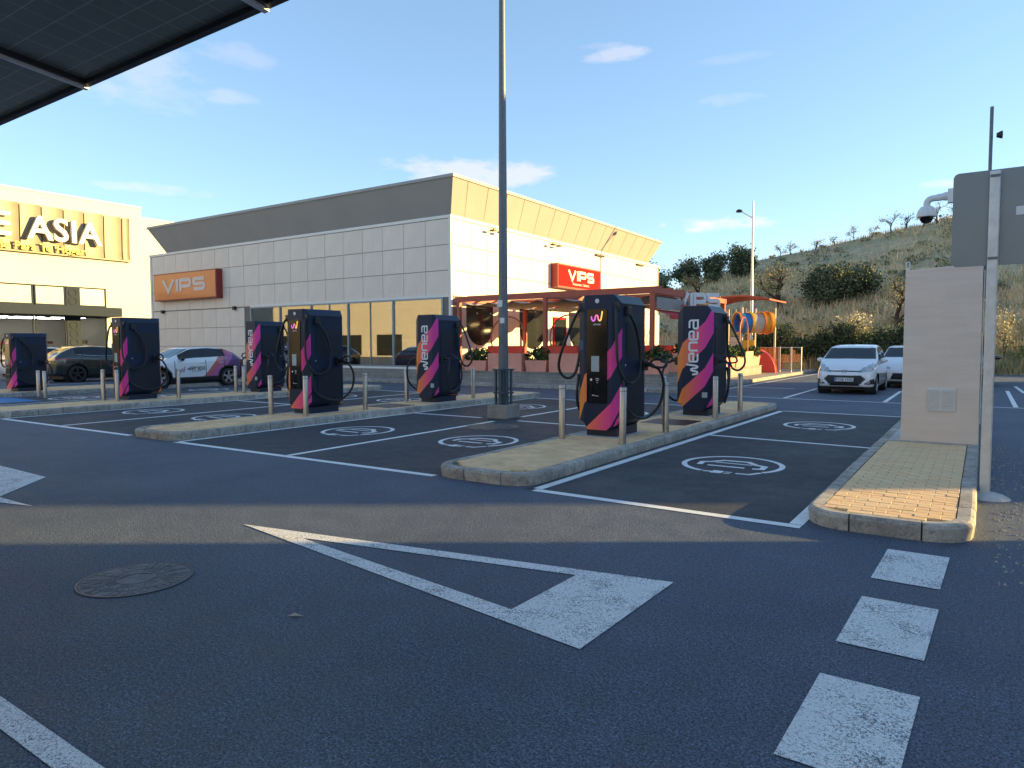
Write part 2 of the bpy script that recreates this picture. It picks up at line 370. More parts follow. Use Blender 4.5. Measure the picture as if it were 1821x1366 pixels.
# dashes, triangles, stripe in the lane
for k, y in enumerate((4.91, 3.75, 2.57, 1.4)):
    sheet('dash_marking', [(-.55-.02*k, y), (-.17-.015*k, y-.01), (-.145-.015*k, y+.77), (-.53-.02*k, y+.77)], Z1, M['paint_worn'])
tri = [(-5.11, 3.5), (-1.6, 2.95), (-1.57, 4.13)]; inn = [(-4.36, 3.5), (-2.17, 3.19), (-2.15, 3.91)]
mb = MB(); mb.add([(x, y, Z1) for x, y in tri+inn], [(0, 1, 4, 3), (1, 2, 5, 4), (2, 0, 3, 5)]); tag(mb.build('give_way_triangle_marking', M['paint_worn']), None, None, None, 'structure')
mb = MB(); mb.add([(x, y, Z1) for x, y in [(-10.9, 3.58), (-8.88, 3.54), (-8.12, 2.82), (-10.9, 2.86), (-8.75, 2.79), (-7.36, 2.81), (-8.3, 2.58)]], [(0, 3, 2, 1), (4, 6, 5)])
tag(mb.build('lane_arrow_marking', M['paint_worn']), None, None, None, 'structure')
line((-9, 1.12), (3.5, 1.10), .105, 'paint_worn', name='stripe_marking')
# EV symbols
def ev_symbol(cx, cy, r=.58):
    mb = MB(); F = lambda a, b, d: (cx+a*r, cy+b*r*1.08, Z1+.0012)
    ring = [(math.cos(a), math.sin(a)) for a in np.radians(np.arange(-38, 251, 6))]
    mb.ribbon(ring, .115*r/.58, F)
    car = [(-.62, -.30), (-.66, .02), (-.50, .12), (-.30, .40), (.22, .42), (.46, .14), (.66, .06), (.68, -.26), (.50, -.30)]
    mb.ribbon(car, .125, F)
    mb.ribbon([(-.44, -.30), (.34, -.30)], .11, F); mb.ribbon([(-.40, .10), (.38, .10)], .08, F)
    mb.ribbon([(-.30, -.97), (-.12, -.97)], .10, F)
    mb.add([F(a, b, 0) for a, b in ((-.12, -1.09), (.10, -1.09), (.10, -.82), (-.12, -.82))], [(0, 1, 2, 3)])
    for b in (-1.03, -.89): mb.ribbon([(.13, b), (.27, b)], .06, F)
    mb.ribbon([(.36, -.95), (.62, -.93), (.77, -.66)], .10, F)
    tag(mb.build('charging_symbol_marking', M['paint_symbol']), None, None, None, 'structure')
for p in ((-2.54, 8.66), (-2.45, 13.7), (-6.5, 8.66), (-9.08, 8.56), (-6.55, 13.9), (-9.3, 14.1), (-15.85, 8.6), (-13.25, 8.7), (-15.9, 14.1), (-13.3, 14.1), (-22.0, 9.6), (-19.9, 13.8), (-22.2, 14)): ev_symbol(*p)
# gravel patch, manhole, litter
mh = thing('manhole_cover', 'round cast iron manhole cover set in the lane asphalt', 'manhole cover', (-4.48, 2.28, 0))
M['iron'] = mat('cast_iron', (.15, .15, .155), .65, .1, var=.5, scale=9, bmp=.3)
MB().lathe([(.338, .001), (.338, .006), (.325, .006), (.325, .001)], n=40).build('rim', M['darkmetal'], mh)
MB().lathe([(.322, .001), (.322, .005), (.0, .0055)], n=40).build('lid', M['iron'], mh)
mb = MB()
for k in range(36):
    for rr in ((.14, .15), (.21, .22), (.275, .285)):
        if random.random() < .8:
            a0 = 2*math.pi*k/36+rr[0]*3; a1 = a0+.10; r0, r1 = rr[0]-.022, rr[1]+.022
            mb.add([(r*math.cos(a), r*math.sin(a), h) for h in (.0056, .0085) for r, a in ((r0, a0), (r1, a0), (r1, a1), (r0, a1))], [(4, 5, 6, 7), (0, 1, 5, 4), (1, 2, 6, 5), (2, 3, 7, 6), (3, 0, 4, 7)])
mb.lathe([(.115, .0066), (.115, .0095), (.10, .0095), (.10, .0066)], n=28)
mb.build('raised_pattern', M['iron'], mh)
lf = MB().add([(0, 0, .004), (.05, .012, .012), (.075, .05, .006), (.02, .035, .016)], [(0, 1, 2, 3)]).build('fallen_leaf', mat('dry_leaf', (.42, .38, .30), .8)); lf.location = (-3.15, 2.42, 0)
tag(lf, 'small pale dry leaf lying on the lane right of the manhole cover', 'leaf')

r_ = np.random.default_rng(21); n_ = 420; gx_ = .12+r_.exponential(.35, n_); gy_ = r_.uniform(5.2, 12.5, n_); gs_ = r_.uniform(.004, .016, n_)
gv_ = np.stack([np.stack([gx_+gs_*a, gy_+gs_*b, c*gs_+.001], 1) for a, b, c in ((-1, -.7, 0), (1, -.8, 0), (.2, 1, 0), (0, 0, 1.1))], 1).reshape(-1, 3); gf_ = (np.arange(n_)[:, None, None]*4+np.array([(0, 1, 3), (1, 2, 3), (2, 0, 3)])[None]).reshape(-1, 3)
tag(mesh_np('gravel_chips', gv_, gf_, mat('gravel_chip', (.36, .33, .28), .9, var=.4, scale=30)), 'loose gravel chips scattered along the kerb at the right', 'gravel', None, 'stuff')
# ------------------------------------------------------------------ islands
def rrect(x0, x1, y0, y1, r, n=5):
    out = []
    for cx, cy, a0 in ((x1-r, y0+r, -90), (x1-r, y1-r, 0), (x0+r, y1-r, 90), (x0+r, y0+r, 180)):
        for k in range(n+1):
            a = math.radians(a0+90*k/n); out.append((cx+r*math.cos(a), cy+r*math.sin(a)))
    return out
def path_len(P):
    s = [0.]
    for i in range(len(P)): s.append(s[-1]+math.dist(P[i], P[(i+1) % len(P)]))
    return s
def kerb(parent, P, stone=.5, wd=.125, ht=.135, gap=.013):
    S = path_len(P); T = S[-1]; n = max(3, round(T/stone)); L = T/n; N = len(P)
    def at(s):
        s %= T
        for i in range(N):
            if S[i] <= s <= S[i+1]:
                t = (s-S[i])/max(1e-9, S[i+1]-S[i]); a, b = P[i], P[(i+1) % N]; return Vector((a[0]+(b[0]-a[0])*t, a[1]+(b[1]-a[1])*t))
    def nrm(s):
        d = (at(s+.02)-at(s-.02)).normalized(); return Vector((-d.y, d.x))
    prof = [(0.012, 0), (0.0, ht-.035), (.012, ht-.010), (.035, ht), (wd, ht-.003), (wd, 0)]
    for k in range(n):
        s0, s1 = k*L+gap/2, (k+1)*L-gap/2; ss = [s0]+[q for q in [v for v in S[:-1]]+[v+T for v in S[:-1]] if s0+.02 < q < s1-.02]+[s1]
        vs = []; jz = random.uniform(-.004, .004); jo = random.uniform(-.003, .003)
        for s in ss:
            p, nn = at(s), nrm(s)
            for o, z in prof: vs.append((p.x+nn.x*(o+jo), p.y+nn.y*(o+jo), z+(jz if z > .02 else 0)))
        m = len(prof); fs = [tuple(range(m)), tuple(range((len(ss)-1)*m, len(ss)*m))[::-1]]
        for i in range(len(ss)-1):
            for j in range(m): fs.append((i*m+j, i*m+(j+1) % m, (i+1)*m+(j+1) % m, (i+1)*m+j))
        MB().add(vs, fs).build('kerb_stone', M['kerb'], parent)
BR = MB(); _b = .0
BR.add([(-.098,-.048,-.03),(.098,-.048,-.03),(.098,.048,-.03),(-.098,.048,-.03),(-.098,-.048,-.003),(.098,-.048,-.003),(.098,.048,-.003),(-.098,.048,-.003),(-.094,-.044,0),(.094,-.044,0),(.094,.044,0),(-.094,.044,0)],
       [(8,9,10,11),(4,5,9,8),(5,6,10,9),(6,7,11,10),(7,4,8,11),(0,1,5,4),(1,2,6,5),(2,3,7,6),(3,0,4,7)])
BRICK = BR.data('brick', M['paver'])
def island(x0, x1, y0, y1, single, stop=None):
    p = thing('traffic_island', None, None); p['kind'] = 'structure'
    kerb(p, rrect(x0, x1, y0, y1, .34))
    MB().prism(rrect(x0+.10, x1-.10, y0+.10, y1-.10, .25), .0, .112).build('bedding', M['joint'], p)
    cells = []; row = 0; y = y0+.15; xa, xb = x0+.132, x1-.132; nb = max(2, round((xb-xa)/.2)); L = (xb-xa)/nb; w1 = L/.2
    while y+.05 < (stop or y1)-.11:
        if row % 2: cells += [(xa+L/4, y+.05, w1*.49)]+[(xa+L*(k+1), y+.05, w1) for k in range(nb-1)]+[(xb-L/4, y+.05, w1*.49)]
        else: cells += [(xa+L*(k+.5), y+.05, w1) for k in range(nb)]
        y += .1; row += 1
    if single:
        for (cx, cy, w) in cells:
            if (cy < y0+.24) and (cx < x0+.28 or cx > x1-.28): continue
            link_copy(BRICK, 'brick', p, (cx, cy, .132+random.uniform(-.0025, .002)), (random.uniform(-.012, .012), random.uniform(-.008, .008), random.uniform(-.008, .008)), (w, 1, 1))
    else:
        V = []; F = []; base = np.array([v for v in BR.v]); fs = np.array(BR.f)
        for (cx, cy, w) in cells:
            if (cy < y0+.34 or cy > y1-.34) and (cx < x0+.30 or cx > x1-.30): continue
            F.append(fs+len(V)*len(base)); V.append(base*np.array([w, 1, 1])+np.array([cx, cy, .132+random.uniform(-.0025, .002)]))
        o = mesh_np('paver_field', np.concatenate(V), np.concatenate(F), M['paver'], p); o['kind'] = 'stuff'
    return p
ISL_R = island(-1.21, .0, 6.05, 16.5, True, 11.2)
ISL1 = island(-5.25, -3.9, 6.03, 17.0, False); ISL2 = island(-11.9, -10.5, 5.98, 17.2, False); ISL3 = island(-18.75, -17.05, 5.9, 17.4, False)
ISL4 = island(-26.4, -24.0, 6.2, 17.4, False)
MB().box(-1.08, -.13, 11.2, 16.3, .1, .131).build('concrete_slab', M['conc_pale'], ISL_R)
for isl, (cx, cy) in ((ISL1, (-4.7, 9.7)), (ISL1, (-4.55, 13.4)), (ISL2, (-11.4, 9.6)), (ISL2, (-11.05, 13.1)), (ISL3, (-18.25, 9.5)), (ISL3, (-17.95, 13.2))):
    MB().box(cx-.40, cx+.36, cy-.5, cy+.5, .10, .139).build('charger_footing', M['conc_pale'], isl)
for isl, (cx, cy) in ((ISL1, (-4.55, 11.75)), (ISL2, (-11.2, 11.5))):
    MB().box(cx-.42, cx+.42, cy-.42, cy+.42, .10, .137).build('cable_pit_lid', M['darkmetal'], isl)
tag(MB().lathe([(.5, .006), (.3, .008), (.0, .008)], n=18).build('gravel_patch', worn_paint('gravel', (.30, .26, .19), (.03, .031, .033), .60)), None, None, None, 'structure').location = (-7.45, 10.35, 0)

# ------------------------------------------------------------------ lettering strokes
GL = {
 'w': [[(0,.62),(.04,.22),(.12,.05),(.22,0),(.32,.06),(.38,.22),(.43,.6),(.50,.74),(.60,.76),(.68,.62),(.74,.22),(.80,.06),(.90,.0),(.98,.08),(1.04,.3),(1.16,1.32)]],
 'e': [[(.9,0),(.22,0),(.06,.05),(0,.2),(0,.8),(.06,.95),(.2,1),(.74,1),(.88,.95),(.94,.8),(.94,.5),(.05,.5)]],
 'n': [[(0,0),(0,.8),(.06,.95),(.2,1),(.74,1),(.88,.95),(.94,.8),(.94,0)]],
 'a': [[(.08,1),(.74,1),(.88,.95),(.94,.8),(.94,0),(.2,0),(.06,.05),(0,.15),(0,.38),(.06,.48),(.2,.52),(.9,.52)]],
 'V': [[(-.05,1.0),(.62,.02),(1.28,1.0)]], 'I': [[(0,0),(0,1)]],
 'P': [[(0,0),(0,.9),(1.0,.9),(1.14,.82),(1.16,.66),(1.14,.48),(1.0,.40),(.16,.40)]],
 'S': [[(1.22,.9),(.16,.9),(.03,.84),(0,.7),(.03,.56),(.16,.5),(1.06,.5),(1.18,.44),(1.22,.3),(1.18,.15),(1.06,.1),(0,.1)]],
}
def strokes(mb, word, h, w, fn, depth=0, gap=.34, adv=None):
    x = 0; WD = {'w': 1.16, 'e': .94, 'n': .94, 'a': .94, 'V': 1.28, 'I': 0, 'P': 1.16, 'S': 1.22}
    tot = sum(WD[c] for c in word)+gap*(len(word)-1)
    for c in word:
        for pl in GL[c]: mb.ribbon([((a+x-tot/2)*h, (b-.5)*h) for a, b in pl], w*h, fn, depth=depth)
        x += WD[c]+gap
    return tot*h

# ------------------------------------------------------------------ chargers
OCT = [(-.35,-.416),(-.22,-.5),(.22,-.5),(.35,-.416),(.35,.416),(.22,.5),(-.22,.5),(-.35,.416)]
M['wlogo'] = None
def wlogo_mat():
    m, t, b = nt('w_logo_gradient'); tc = t.nodes.new('ShaderNodeTexCoord'); sp = t.nodes.new('ShaderNodeSeparateXYZ'); t.links.new(tc.outputs['Object'], sp.inputs[0])
    c = ramp(t, mth(t, 'MULTIPLY_ADD', sp.outputs[0], 5.5, .5), [(.1, (.55, .12, .55)), (.5, (.8, .15, .35)), (.85, (.9, .55, .08))])
    t.links.new(c, b.inputs['Base Color']); t.links.new(c, b.inputs['Emission Color']); b.inputs['Emission Strength'].default_value = .35; return m
M['wlogo'] = wlogo_mat()
def make_charger(name, label, hs=1.0):
    t = thing(name, label, 'charger', group='electric vehicle chargers on the islands')
    # body: octagonal plan, bottom and roof chamfered
    mb = MB(); H = 2.10; lv = [(.10, .80, .84), (.24, 1, 1), (H-.13, 1, 1)]
    vs = []
    for z, kx, ky in lv: vs += [(x*kx, y*ky, z) for x, y in OCT]
    # front/back points of bottom ring stay in plane
    for i in range(8):
        x, y = OCT[i]; vs[i] = (x*.80, y*(1.0 if abs(x) < .3 else .93), .10 if abs(x) < .3 else .19)
    top = [(-.24,-.45),(-.22,-.5),(.22,-.5),(.24,-.45),(.24,.45),(.22,.5),(-.22,.5),(-.24,.45)]
    vs += [(x, y, H) for x, y in top]
    fs = [tuple(range(8))[::-1]]
    for l in range(3):
        for i in range(8): j = (i+1) % 8; fs.append((l*8+i, l*8+j, l*8+8+j, l*8+8+i))
    fs.append(tuple(range(24, 32)))
    body = mb.add(vs, fs).build('body', M['stripes'], t, bevel=.006)
    MB().box(-.25, .25, -.37, .37, 0, .13).build('plinth', M['navy'], t, bevel=.004)
    for s in (-1, 1):
        a, b = (.352, .362) if s > 0 else (-.362, -.352)
        MB().box(a, b, -.385, .40, 1.955, 1.968).build('roof_seam', M['black'], t)
        for z0, z1 in ((1.18, 1.70), (.26, .90)):
            g = MB(); g.box(min(s*.351, s*.356), max(s*.351, s*.356), -.27, .34, z0, z1)
            for k in range(int((z1-z0)/.022)): g.box(min(s*.356, s*.360), max(s*.356, s*.360), -.26, .33, z0+.008+k*.022, z0+.017+k*.022)
            g.build('vent_grille', M['grille'], t)
        # holster and plug
        hb = MB(); hb.prism([(-.33, 1.80), (-.20, 1.80), (-.20, 1.90), (-.24, 1.93), (-.33, 1.93)], min(s*.35, s*.42), max(s*.35, s*.42), 'x'); hb.build('cable_holder', M['black'], t, bevel=.01)
        # emergency / lock dot
        MB().lathe([(.018, 0), (.018, .006), (.008, .012)], (s*.352, -.30, 1.06), 12, 'x').build('lock_button', M['steel'], t)
        # plug + handle
        pl = MB(); pl.box(min(s*.35, s*.43), max(s*.35, s*.43), .20, .36, .97, 1.13); pl.tube([(s*.40, .28, 1.05), (s*.50, .28, 1.07), (s*.56, .28, 1.03)], [.045, .04, .03], 10)
        pl.tube(catmull([(s*.50, .28, 1.10), (s*.60, .28, 1.155), (s*.72, .28, 1.13), (s*.76, .28, 1.05), (s*.68, .28, 1.02), (s*.56, .28, 1.03)], 4), .017, 8)
        pl.build('charging_plug', M['black'], t, smooth=True)
        c1 = catmull([(s*.285, -.46, 1.93), (s*.305, -.52, 1.80), (s*.32, -.53, 1.45), (s*.34, -.52, 1.10), (s*.40, -.42, .86), (s*.44, -.22, .80), (s*.46, -.03, .95), (s*.455, .0, 1.25), (s*.44, -.10, 1.58), (s*.42, -.22, 1.75), (s*.40, -.265, 1.82)], 6)
        if s < 0: c1 = catmull([(-.285, -.46, 1.93), (-.36, -.50, 1.82), (-.52, -.48, 1.52), (-.68, -.44, 1.18), (-.70, -.42, .98), (-.60, -.38, .86), (-.47, -.34, .93), (-.41, -.30, 1.25), (-.40, -.27, 1.60), (-.40, -.265, 1.82)], 6)
        MB().tube(c1, .022, 8).build('charging_cable', M['rubber'], t, smooth=True)
        c2 = catmull([(s*.37, -.40, .92), (s*.39, -.42, .62), (s*.41, -.32, .40), (s*.45, -.05, .27), (s*.52, .22, .28), (s*.62, .40, .48), (s*.66, .42, .78), (s*.62, .34, .98), (s*.56, .28, 1.03)], 6)
        MB().tube(c2, .022, 8).build('charging_cable', M['rubber'], t, smooth=True)
        MB().box(min(s*.285, s*.30)-.035, max(s*.285, s*.30)+.035, -.475, -.455, 1.86, 1.99).build('cable_slot', M['black'], t)
    # screen side (-Y)
    sp = MB(); sp.prism([(-.175, .52), (-.155, .50), (.135, .50), (.155, .52), (.155, 1.87), (.135, 1.89), (-.155, 1.89), (-.175, 1.87)], -.512, -.4995, 'y'); scr = sp.build('screen_panel', M['glassblack'], t)
    lg = MB(); cx = -.01
    lg.ribbon([(cx+(a-.58)*.155, 1.72+(b)*.105) for a, b in GL['w'][0]], .022, lambda a, b, d: (a, -.5135, b)); lg.build('logo', M['wlogo'], scr)
    lt = MB(); strokes(lt, 'wenea', .018, .22, lambda a, b, d: (a-.01, -.5135, b+1.665)); lt.build('lettering', M['white'], scr)
    MB().box(-.10, .03, -.515, -.5125, .97, 1.20).build('notice', M['greypaper'], scr)
    ic = MB(); ic.lathe([(.018, -.5125), (.018, -.514), (.012, -.514)], (-.10, 0, .85), 14, 'y'); ic.box(-.03, .03, -.5138, -.5125, .86, .868); ic.box(-.02, .02, -.5138, -.5125, .835, .842); ic.box(-.01, .01, -.5138, -.5125, .805, .812); ic.build('reader_icons', M['white'], scr)
    l2 = MB(); l2.ribbon([(-.085, .61), (-.06, .625), (-.045, .612)], .008, lambda a, b, d: (a, -.5135, b)); l2.box(-.035, .02, -.5138, -.5125, .606, .613); l2.build('maker_mark', M['white'], scr)
    MB().lathe([(.034, -.4995), (.034, -.506), (.028, -.508), (.0, -.508)], (-.01, 0, 2.01), 18, 'y').build('round_badge', M['whitep'], t)
    MB().box(-.315, -.25, -.479, -.455, 1.28, 1.44).build('info_label', mat('blue_label', (.05, .09, .16), .5), t)
    # lettering side (+Y): reads upwards
    bl = MB(); strokes(bl, 'wenea', .165, .215, lambda a, b, d: (b+.005, .5035, a+1.31), gap=.33); bl.build('lettering', M['white'], t)
    MB().box(-.27, -.17, .493, .5045, .36, .46).build('rating_plate', M['greypaper'], t)
    return t
CH = [('charging_station', 'navy charger with black screen panel and w logo, nearest, on the front island', -4.70, 9.70, 0, 1),
      ('charging_station', 'navy charger showing its upright white lettering, behind the nearest charger on the same island', -4.55, 13.40, 1, 1),
      ('charging_station', 'navy charger with screen side facing, in front of the white framed restaurant windows', -11.40, 9.60, 0, 1),
      ('charging_station', 'navy charger with white lettering just left of the tall galvanised lamp column', -11.05, 13.10, 1, 1),
      ('charging_station', 'navy charger standing between the dark green car and the white wrapped car', -18.25, 9.50, 0, 1),
      ('charging_station', 'navy charger with white lettering at the tail of the white wrapped car', -17.95, 13.20, 1, 1),
      ('charging_station', 'low navy charger cut off by the left edge of the photo', -24.72, 9.45, 0, .85)]
proto = make_charger(CH[0][0], CH[0][1])
for i, (nm, lb, x, y, rv, hs) in enumerate(CH):
    o = proto if i == 0 else copy_tree(proto)
    o.location = (x, y, .138); o.rotation_euler = (0, 0, math.pi if rv else 0); o.scale = (1, 1, hs); o['label'] = lb

# ------------------------------------------------------------------ bollards
def make_bollard(label):
    t = thing('bollard', label, 'bollard', group='stainless steel bollards on the islands')
    MB().lathe([(.05, 0), (.05, .775), (.044, .788), (.0, .79)], n=20).build('post', M['steel'], t, smooth=True)
    MB().lathe([(.0515, .735), (.0515, .742), (.0505, .742)], n=20).build('cap_seam', M['darkmetal'], t)
    MB().lathe([(.068, 0), (.068, .006), (.051, .008)], n=20).build('base_flange', M['steel'], t)
    return t
BO = [(-5.07, 8.79, 'steel bollard at the left front of the nearest charger'), (-4.08, 8.74, 'steel bollard standing in front of the right corner of the nearest charger'),
      (-4.07, 10.3, 'steel bollard just right of the nearest charger'), (-4.95, 12.45, 'steel bollard behind the plug of the nearest charger, left of the lettered charger'),
      (-4.05, 12.68, 'steel bollard in front of the side of the lettered charger on the nearest island'), (-4.07, 14.33, 'steel bollard at the right of the lettered charger on the nearest island'),
      (-11.78, 8.77, 'steel bollard at the left front of the middle island screen charger'), (-10.9, 8.91, 'steel bollard before the middle island screen charger'), (-10.95, 10.54, 'steel bollard right of the middle island screen charger'),
      (-11.75, 12.7, 'steel bollard left of the lettered charger by the lamp column'), (-10.9, 12.85, 'steel bollard before the lettered charger by the lamp column'), (-10.9, 14.3, 'steel bollard between the lettered charger and the lamp column'),
      (-18.6, 8.8, 'steel bollard at the left of the charger beside the dark green car'), (-18.0, 8.85, 'steel bollard before the charger beside the dark green car'), (-17.55, 10.2, 'steel bollard before the front wheel of the white wrapped car'),
      (-18.5, 12.55, 'steel bollard before the rear door of the white wrapped car'), (-17.75, 12.3, 'steel bollard before the lettered charger at the white wrapped car'),
      (-23.6, 9.3, 'left one of two bollards beside the low charger at the left edge'), (-22.9, 9.2, 'right one of two bollards beside the low charger at the left edge'), (-22.6, 11.9, 'small far bollard in front of the dark green car flank')]
pb = make_bollard(BO[0][2])
for i, (x, y, lb) in enumerate(BO):
    o = pb if i == 0 else copy_tree(pb); o.location = (x, y, .13 if i < 17 else .0); o.rotation_euler = (random.uniform(-.008, .008), random.uniform(-.012, .012), random.random()*6); o['label'] = lb

# ------------------------------------------------------------------ lamp columns
t = thing('lamp_column', 'tall galvanised lamp column on concrete block between the parking bays', 'lamp post', (-8.15, 11.72, 0))
MB().box(-.245, .245, -.245, .245, 0, .29).build('concrete_base', M['concrete'], t, bevel=.02)
MB().tube([(0, 0, .30), (0, 0, 3.5), (0, 0, 10.5)], [.108, .09, .05], 16).build('shaft', M['galv'], t, smooth=True)
col = MB()
for k in range(8):
    a = 2*math.pi*k/8+.2; c, s = math.cos(a), math.sin(a); col.add([(c*r-s*w, s*r+c*w, z) for z in (.30, 1.0) for r, w in ((.155, -.035), (.185, -.035), (.185, .035), (.155, .035))], [(0,1,2,3),(4,5,6,7),(0,1,5,4),(1,2,6,5),(2,3,7,6),(3,0,4,7)])
col.build('guard_bars', M['bluepaint'], t)
MB().lathe([(.115, .985), (.225, .985), (.225, 1.03), (.115, 1.03)], n=28).build('guard_ring', M['bluepaint'], t); MB().lathe([(.115, .515), (.215, .515), (.215, .55), (.115, .55)], n=28).build('guard_ring', M['bluepaint'], t)
MB().box(-.075, .045, -.108, -.093, 2.28, 2.42).build('sticker', M['whitep'], t); MB().box(-.01, .09, -.105, -.088, 1.95, 2.06).build('sticker', M['whitep'], t)
MB().box(-.12, .12, -.9, .9, 10.4, 10.5).build('lamp_head', M['darkmetal'], t, bevel=.02)
t = thing('street_lamp', 'distant street lamp with one dark head on a thin arm before the hillside', 'lamp post', (-10.8, 40, 0))
MB().tube([(0, 0, 0), (0, 0, 9.5)], [.10, .04], 12).build('shaft', M['galv_pale'], t, smooth=True)
MB().tube([(0, 0, 8.55), (-.45, -.1, 8.85), (-.62, -.14, 8.95)], .028, 8).build('arm', M['galv_pale'], t)
MB().lathe([(.0, .12), (.12, .09), (.19, 0), (.16, -.05), (.0, -.06)], (-.72, -.16, 8.98), 14).build('lamp_head', M['darkmetal'], t, smooth=True)

# ------------------------------------------------------------------ cabinet, sign post, mast
def render_mat():
    m, t, b = nt('cabinet_render'); n1 = noise(t, 1.6, 6, .65); n2 = noise(t, 80, 3, .6)
    mp = t.nodes.new('ShaderNodeMapping'); mp.inputs['Scale'].default_value = (1.0, 1.0, 9); t.links.new(t.nodes['TC'].outputs['Object'], mp.inputs[0]); n3 = noise(t, 1.2, 6, .65, mp.outputs[0])
    c = mixc(t, ramp(t, n1, [(.3, 0.), (.7, 1.)]), (.80, .65, .535), (.84, .71, .60)); c = mixc(t, ramp(t, n3, [(.35, .55), (.6, 0.)]), c, (.70, .56, .46)); c = mixc(t, 1.0, c, ramp(t, n2, [(.3, .93), (.7, 1.06)]), 'MULTIPLY')
    t.links.new(c, b.inputs['Base Color']); b.inputs['Roughness'].default_value = .95; bump(t, b, mth(t, 'ADD', n2, n3), .3, .006); return m
M['render'] = render_mat()
t = thing('electrical_cabinet', 'tall beige rendered electrical cabinet with vent on the brick island', 'cabinet', (-.465, 11.25, .131))
MB().add([(-.465,0,0),(.455,0,0),(.455,.75,0),(-.465,.75,0),(-.455,0,2.40),(.45,0,2.45),(.45,.75,2.45),(-.455,.75,2.40)], [(0,3,2,1),(4,5,6,7),(0,1,5,4),(1,2,6,5),(2,3,7,6),(3,0,4,7)]).build('housing', M['render'], t, bevel=.008)
fv = MB(); fv.box(-.145, .185, -.022, -.003, .44, .76); vent = fv.build('vent_frame', M['whitep'], t, bevel=.004)
for c in (-.075, .095):
    for k in range(14): MB().box(c-.072, c+.072, -.0285, -.0225, .467+k*.0195, .477+k*.0195).build('slat', M['galv_pale'], vent)
MB().box(.4585, .475, .05, .70, .28, 2.36).build('door', M['galv_pale'], t, bevel=.005); MB().box(.4755, .49, .10, .14, 1.22, 1.48).build('door_handle', M['black'], t)
ey = MB(); ey.box(-.455, -.405, .02, .045, 2.40, 2.44); ey.tube(catmull([(-.452, .03, 2.43), (-.45, .03, 2.50), (-.43, .03, 2.525), (-.41, .03, 2.50), (-.408, .03, 2.43)], 5), .009, 8); ey.build('lifting_eye', M['galv_pale'], t)
t = thing('road_sign', 'grey back of a rectangular road sign on a pale aluminium post', 'sign', (.06, 8.15, 0))
MB().box(-.045, .045, -.022, .022, 0, 3.15).build('post', M['galv_pale'], t, bevel=.012)
def sign_back():
    m, t_, b = nt('sign_back_metal'); n = noise(t_, 3, 5); c = mixc(t_, n, (.16, .19, .21), (.20, .23, .25)); t_.links.new(c, b.inputs['Base Color']); b.inputs['Metallic'].default_value = .55; b.inputs['Roughness'].default_value = .42; return m
MB().prism(rrect(-.34, 1.0, 2.26, 3.17, .05), .045, .075, 'y').build('sign_panel', sign_back(), t)
for z in (2.32, 3.10): MB().box(-.04, .04, -.03, -.0225, z-.012, z+.012).build('clamp_bolts', M['galv'], t)
MB().box(.17, .31, .040, .0445, 2.72, 2.80).build('maker_sticker', M['whitep'], t)
MB().lathe([(.20, 0), (.14, .035), (.085, .05)], (.02, 0, 0), 14).build('footing', M['conc_pale'], t)
t = thing('camera_mast', 'slim mast behind the road sign carrying a white dome security camera', 'camera mast', (0.02, 11.75, .131))
MB().tube([(0, 0, 2.1), (0, 0, 3.6)], .045, 12).build('lower_tube', M['galv'], t, smooth=True); MB().tube([(0, 0, 3.5), (0, 0, 4.62)], .022, 10).build('upper_tube', M['galv'], t, smooth=True)
MB().tube([(-.42, -.08, 2.48), (-.03, 0, 3.25)], .016, 8).build('strut', M['galv'], t)
MB().box(-.06, .06, -.06, .06, 2.0, 2.6).build('wall_bracket', M['galv'], t)
MB().lathe([(.03, 0), (.05, .05), (.055, .07), (0, .075)], (.06, -.02, 4.22), 12, 'x').build('sensor', M['darkmetal'], t, smooth=True)
ar = MB(); ar.box(-.48, -.41, -.12, .0, 3.36, 3.55); ar.tube(catmull([(-.45, -.06, 3.46), (-.60, -.06, 3.45), (-.69, -.06, 3.44), (-.73, -.06, 3.40), (-.735, -.06, 3.32)], 5), [.06]*3+[.05]*3+[.045]*15, 12); ar.box(-.42, .0, -.08, -.04, 3.42, 3.50); ar.build('bracket_arm', M['whitep'], t, smooth=True)
MB().lathe([(.04, .12), (.075, .115), (.115, .06), (.13, -.01), (.125, -.03), (.10, -.03)], (-.735, -.06, 3.22), 20).build('camera_housing', M['whitep'], t, smooth=True)
MB().lathe([(.088, 0), (.085, -.035), (.06, -.075), (.02, -.092), (.0, -.093)], (-.735, -.06, 3.19), 18).build('camera_dome', M['glassblack'], t, smooth=True)

# ------------------------------------------------------------------ solar canopy above the camera
def pv_mat():
    m, t, b = nt('solar_panel_underside'); tc = t.nodes.new('ShaderNodeTexCoord'); br = t.nodes.new('ShaderNodeTexBrick'); t.links.new(tc.outputs['Object'], br.inputs[0]); br.offset = 0
    br.inputs['Scale'].default_value = 1; br.inputs['Brick Width'].default_value = .205; br.inputs['Row Height'].default_value = .175; br.inputs['Mortar Size'].default_value = .0022; br.inputs['Mortar Smooth'].default_value = .3
    br.inputs['Color1'].default_value = (.19, .215, .18, 1); br.inputs['Color2'].default_value = (.205, .23, .195, 1); br.inputs['Mortar'].default_value = (.55, .56, .47, 1)
    t.links.new(br.outputs[0], b.inputs['Base Color']); b.inputs['Roughness'].default_value = .22; return m
M['pv'] = pv_mat(); M['alu'] = mat('panel_frame', (.05, .05, .055), .5, .3, var=.05); M['alu_rail'] = mat('aluminium_rail', (.80, .80, .80), .4, .1, var=.05)
can = thing('solar_canopy', 'dark solar panel canopy overhanging the top left corner', 'canopy', (0, 2.55, 3.4)); can.rotation_euler = (math.radians(-5.5), 0, 0)
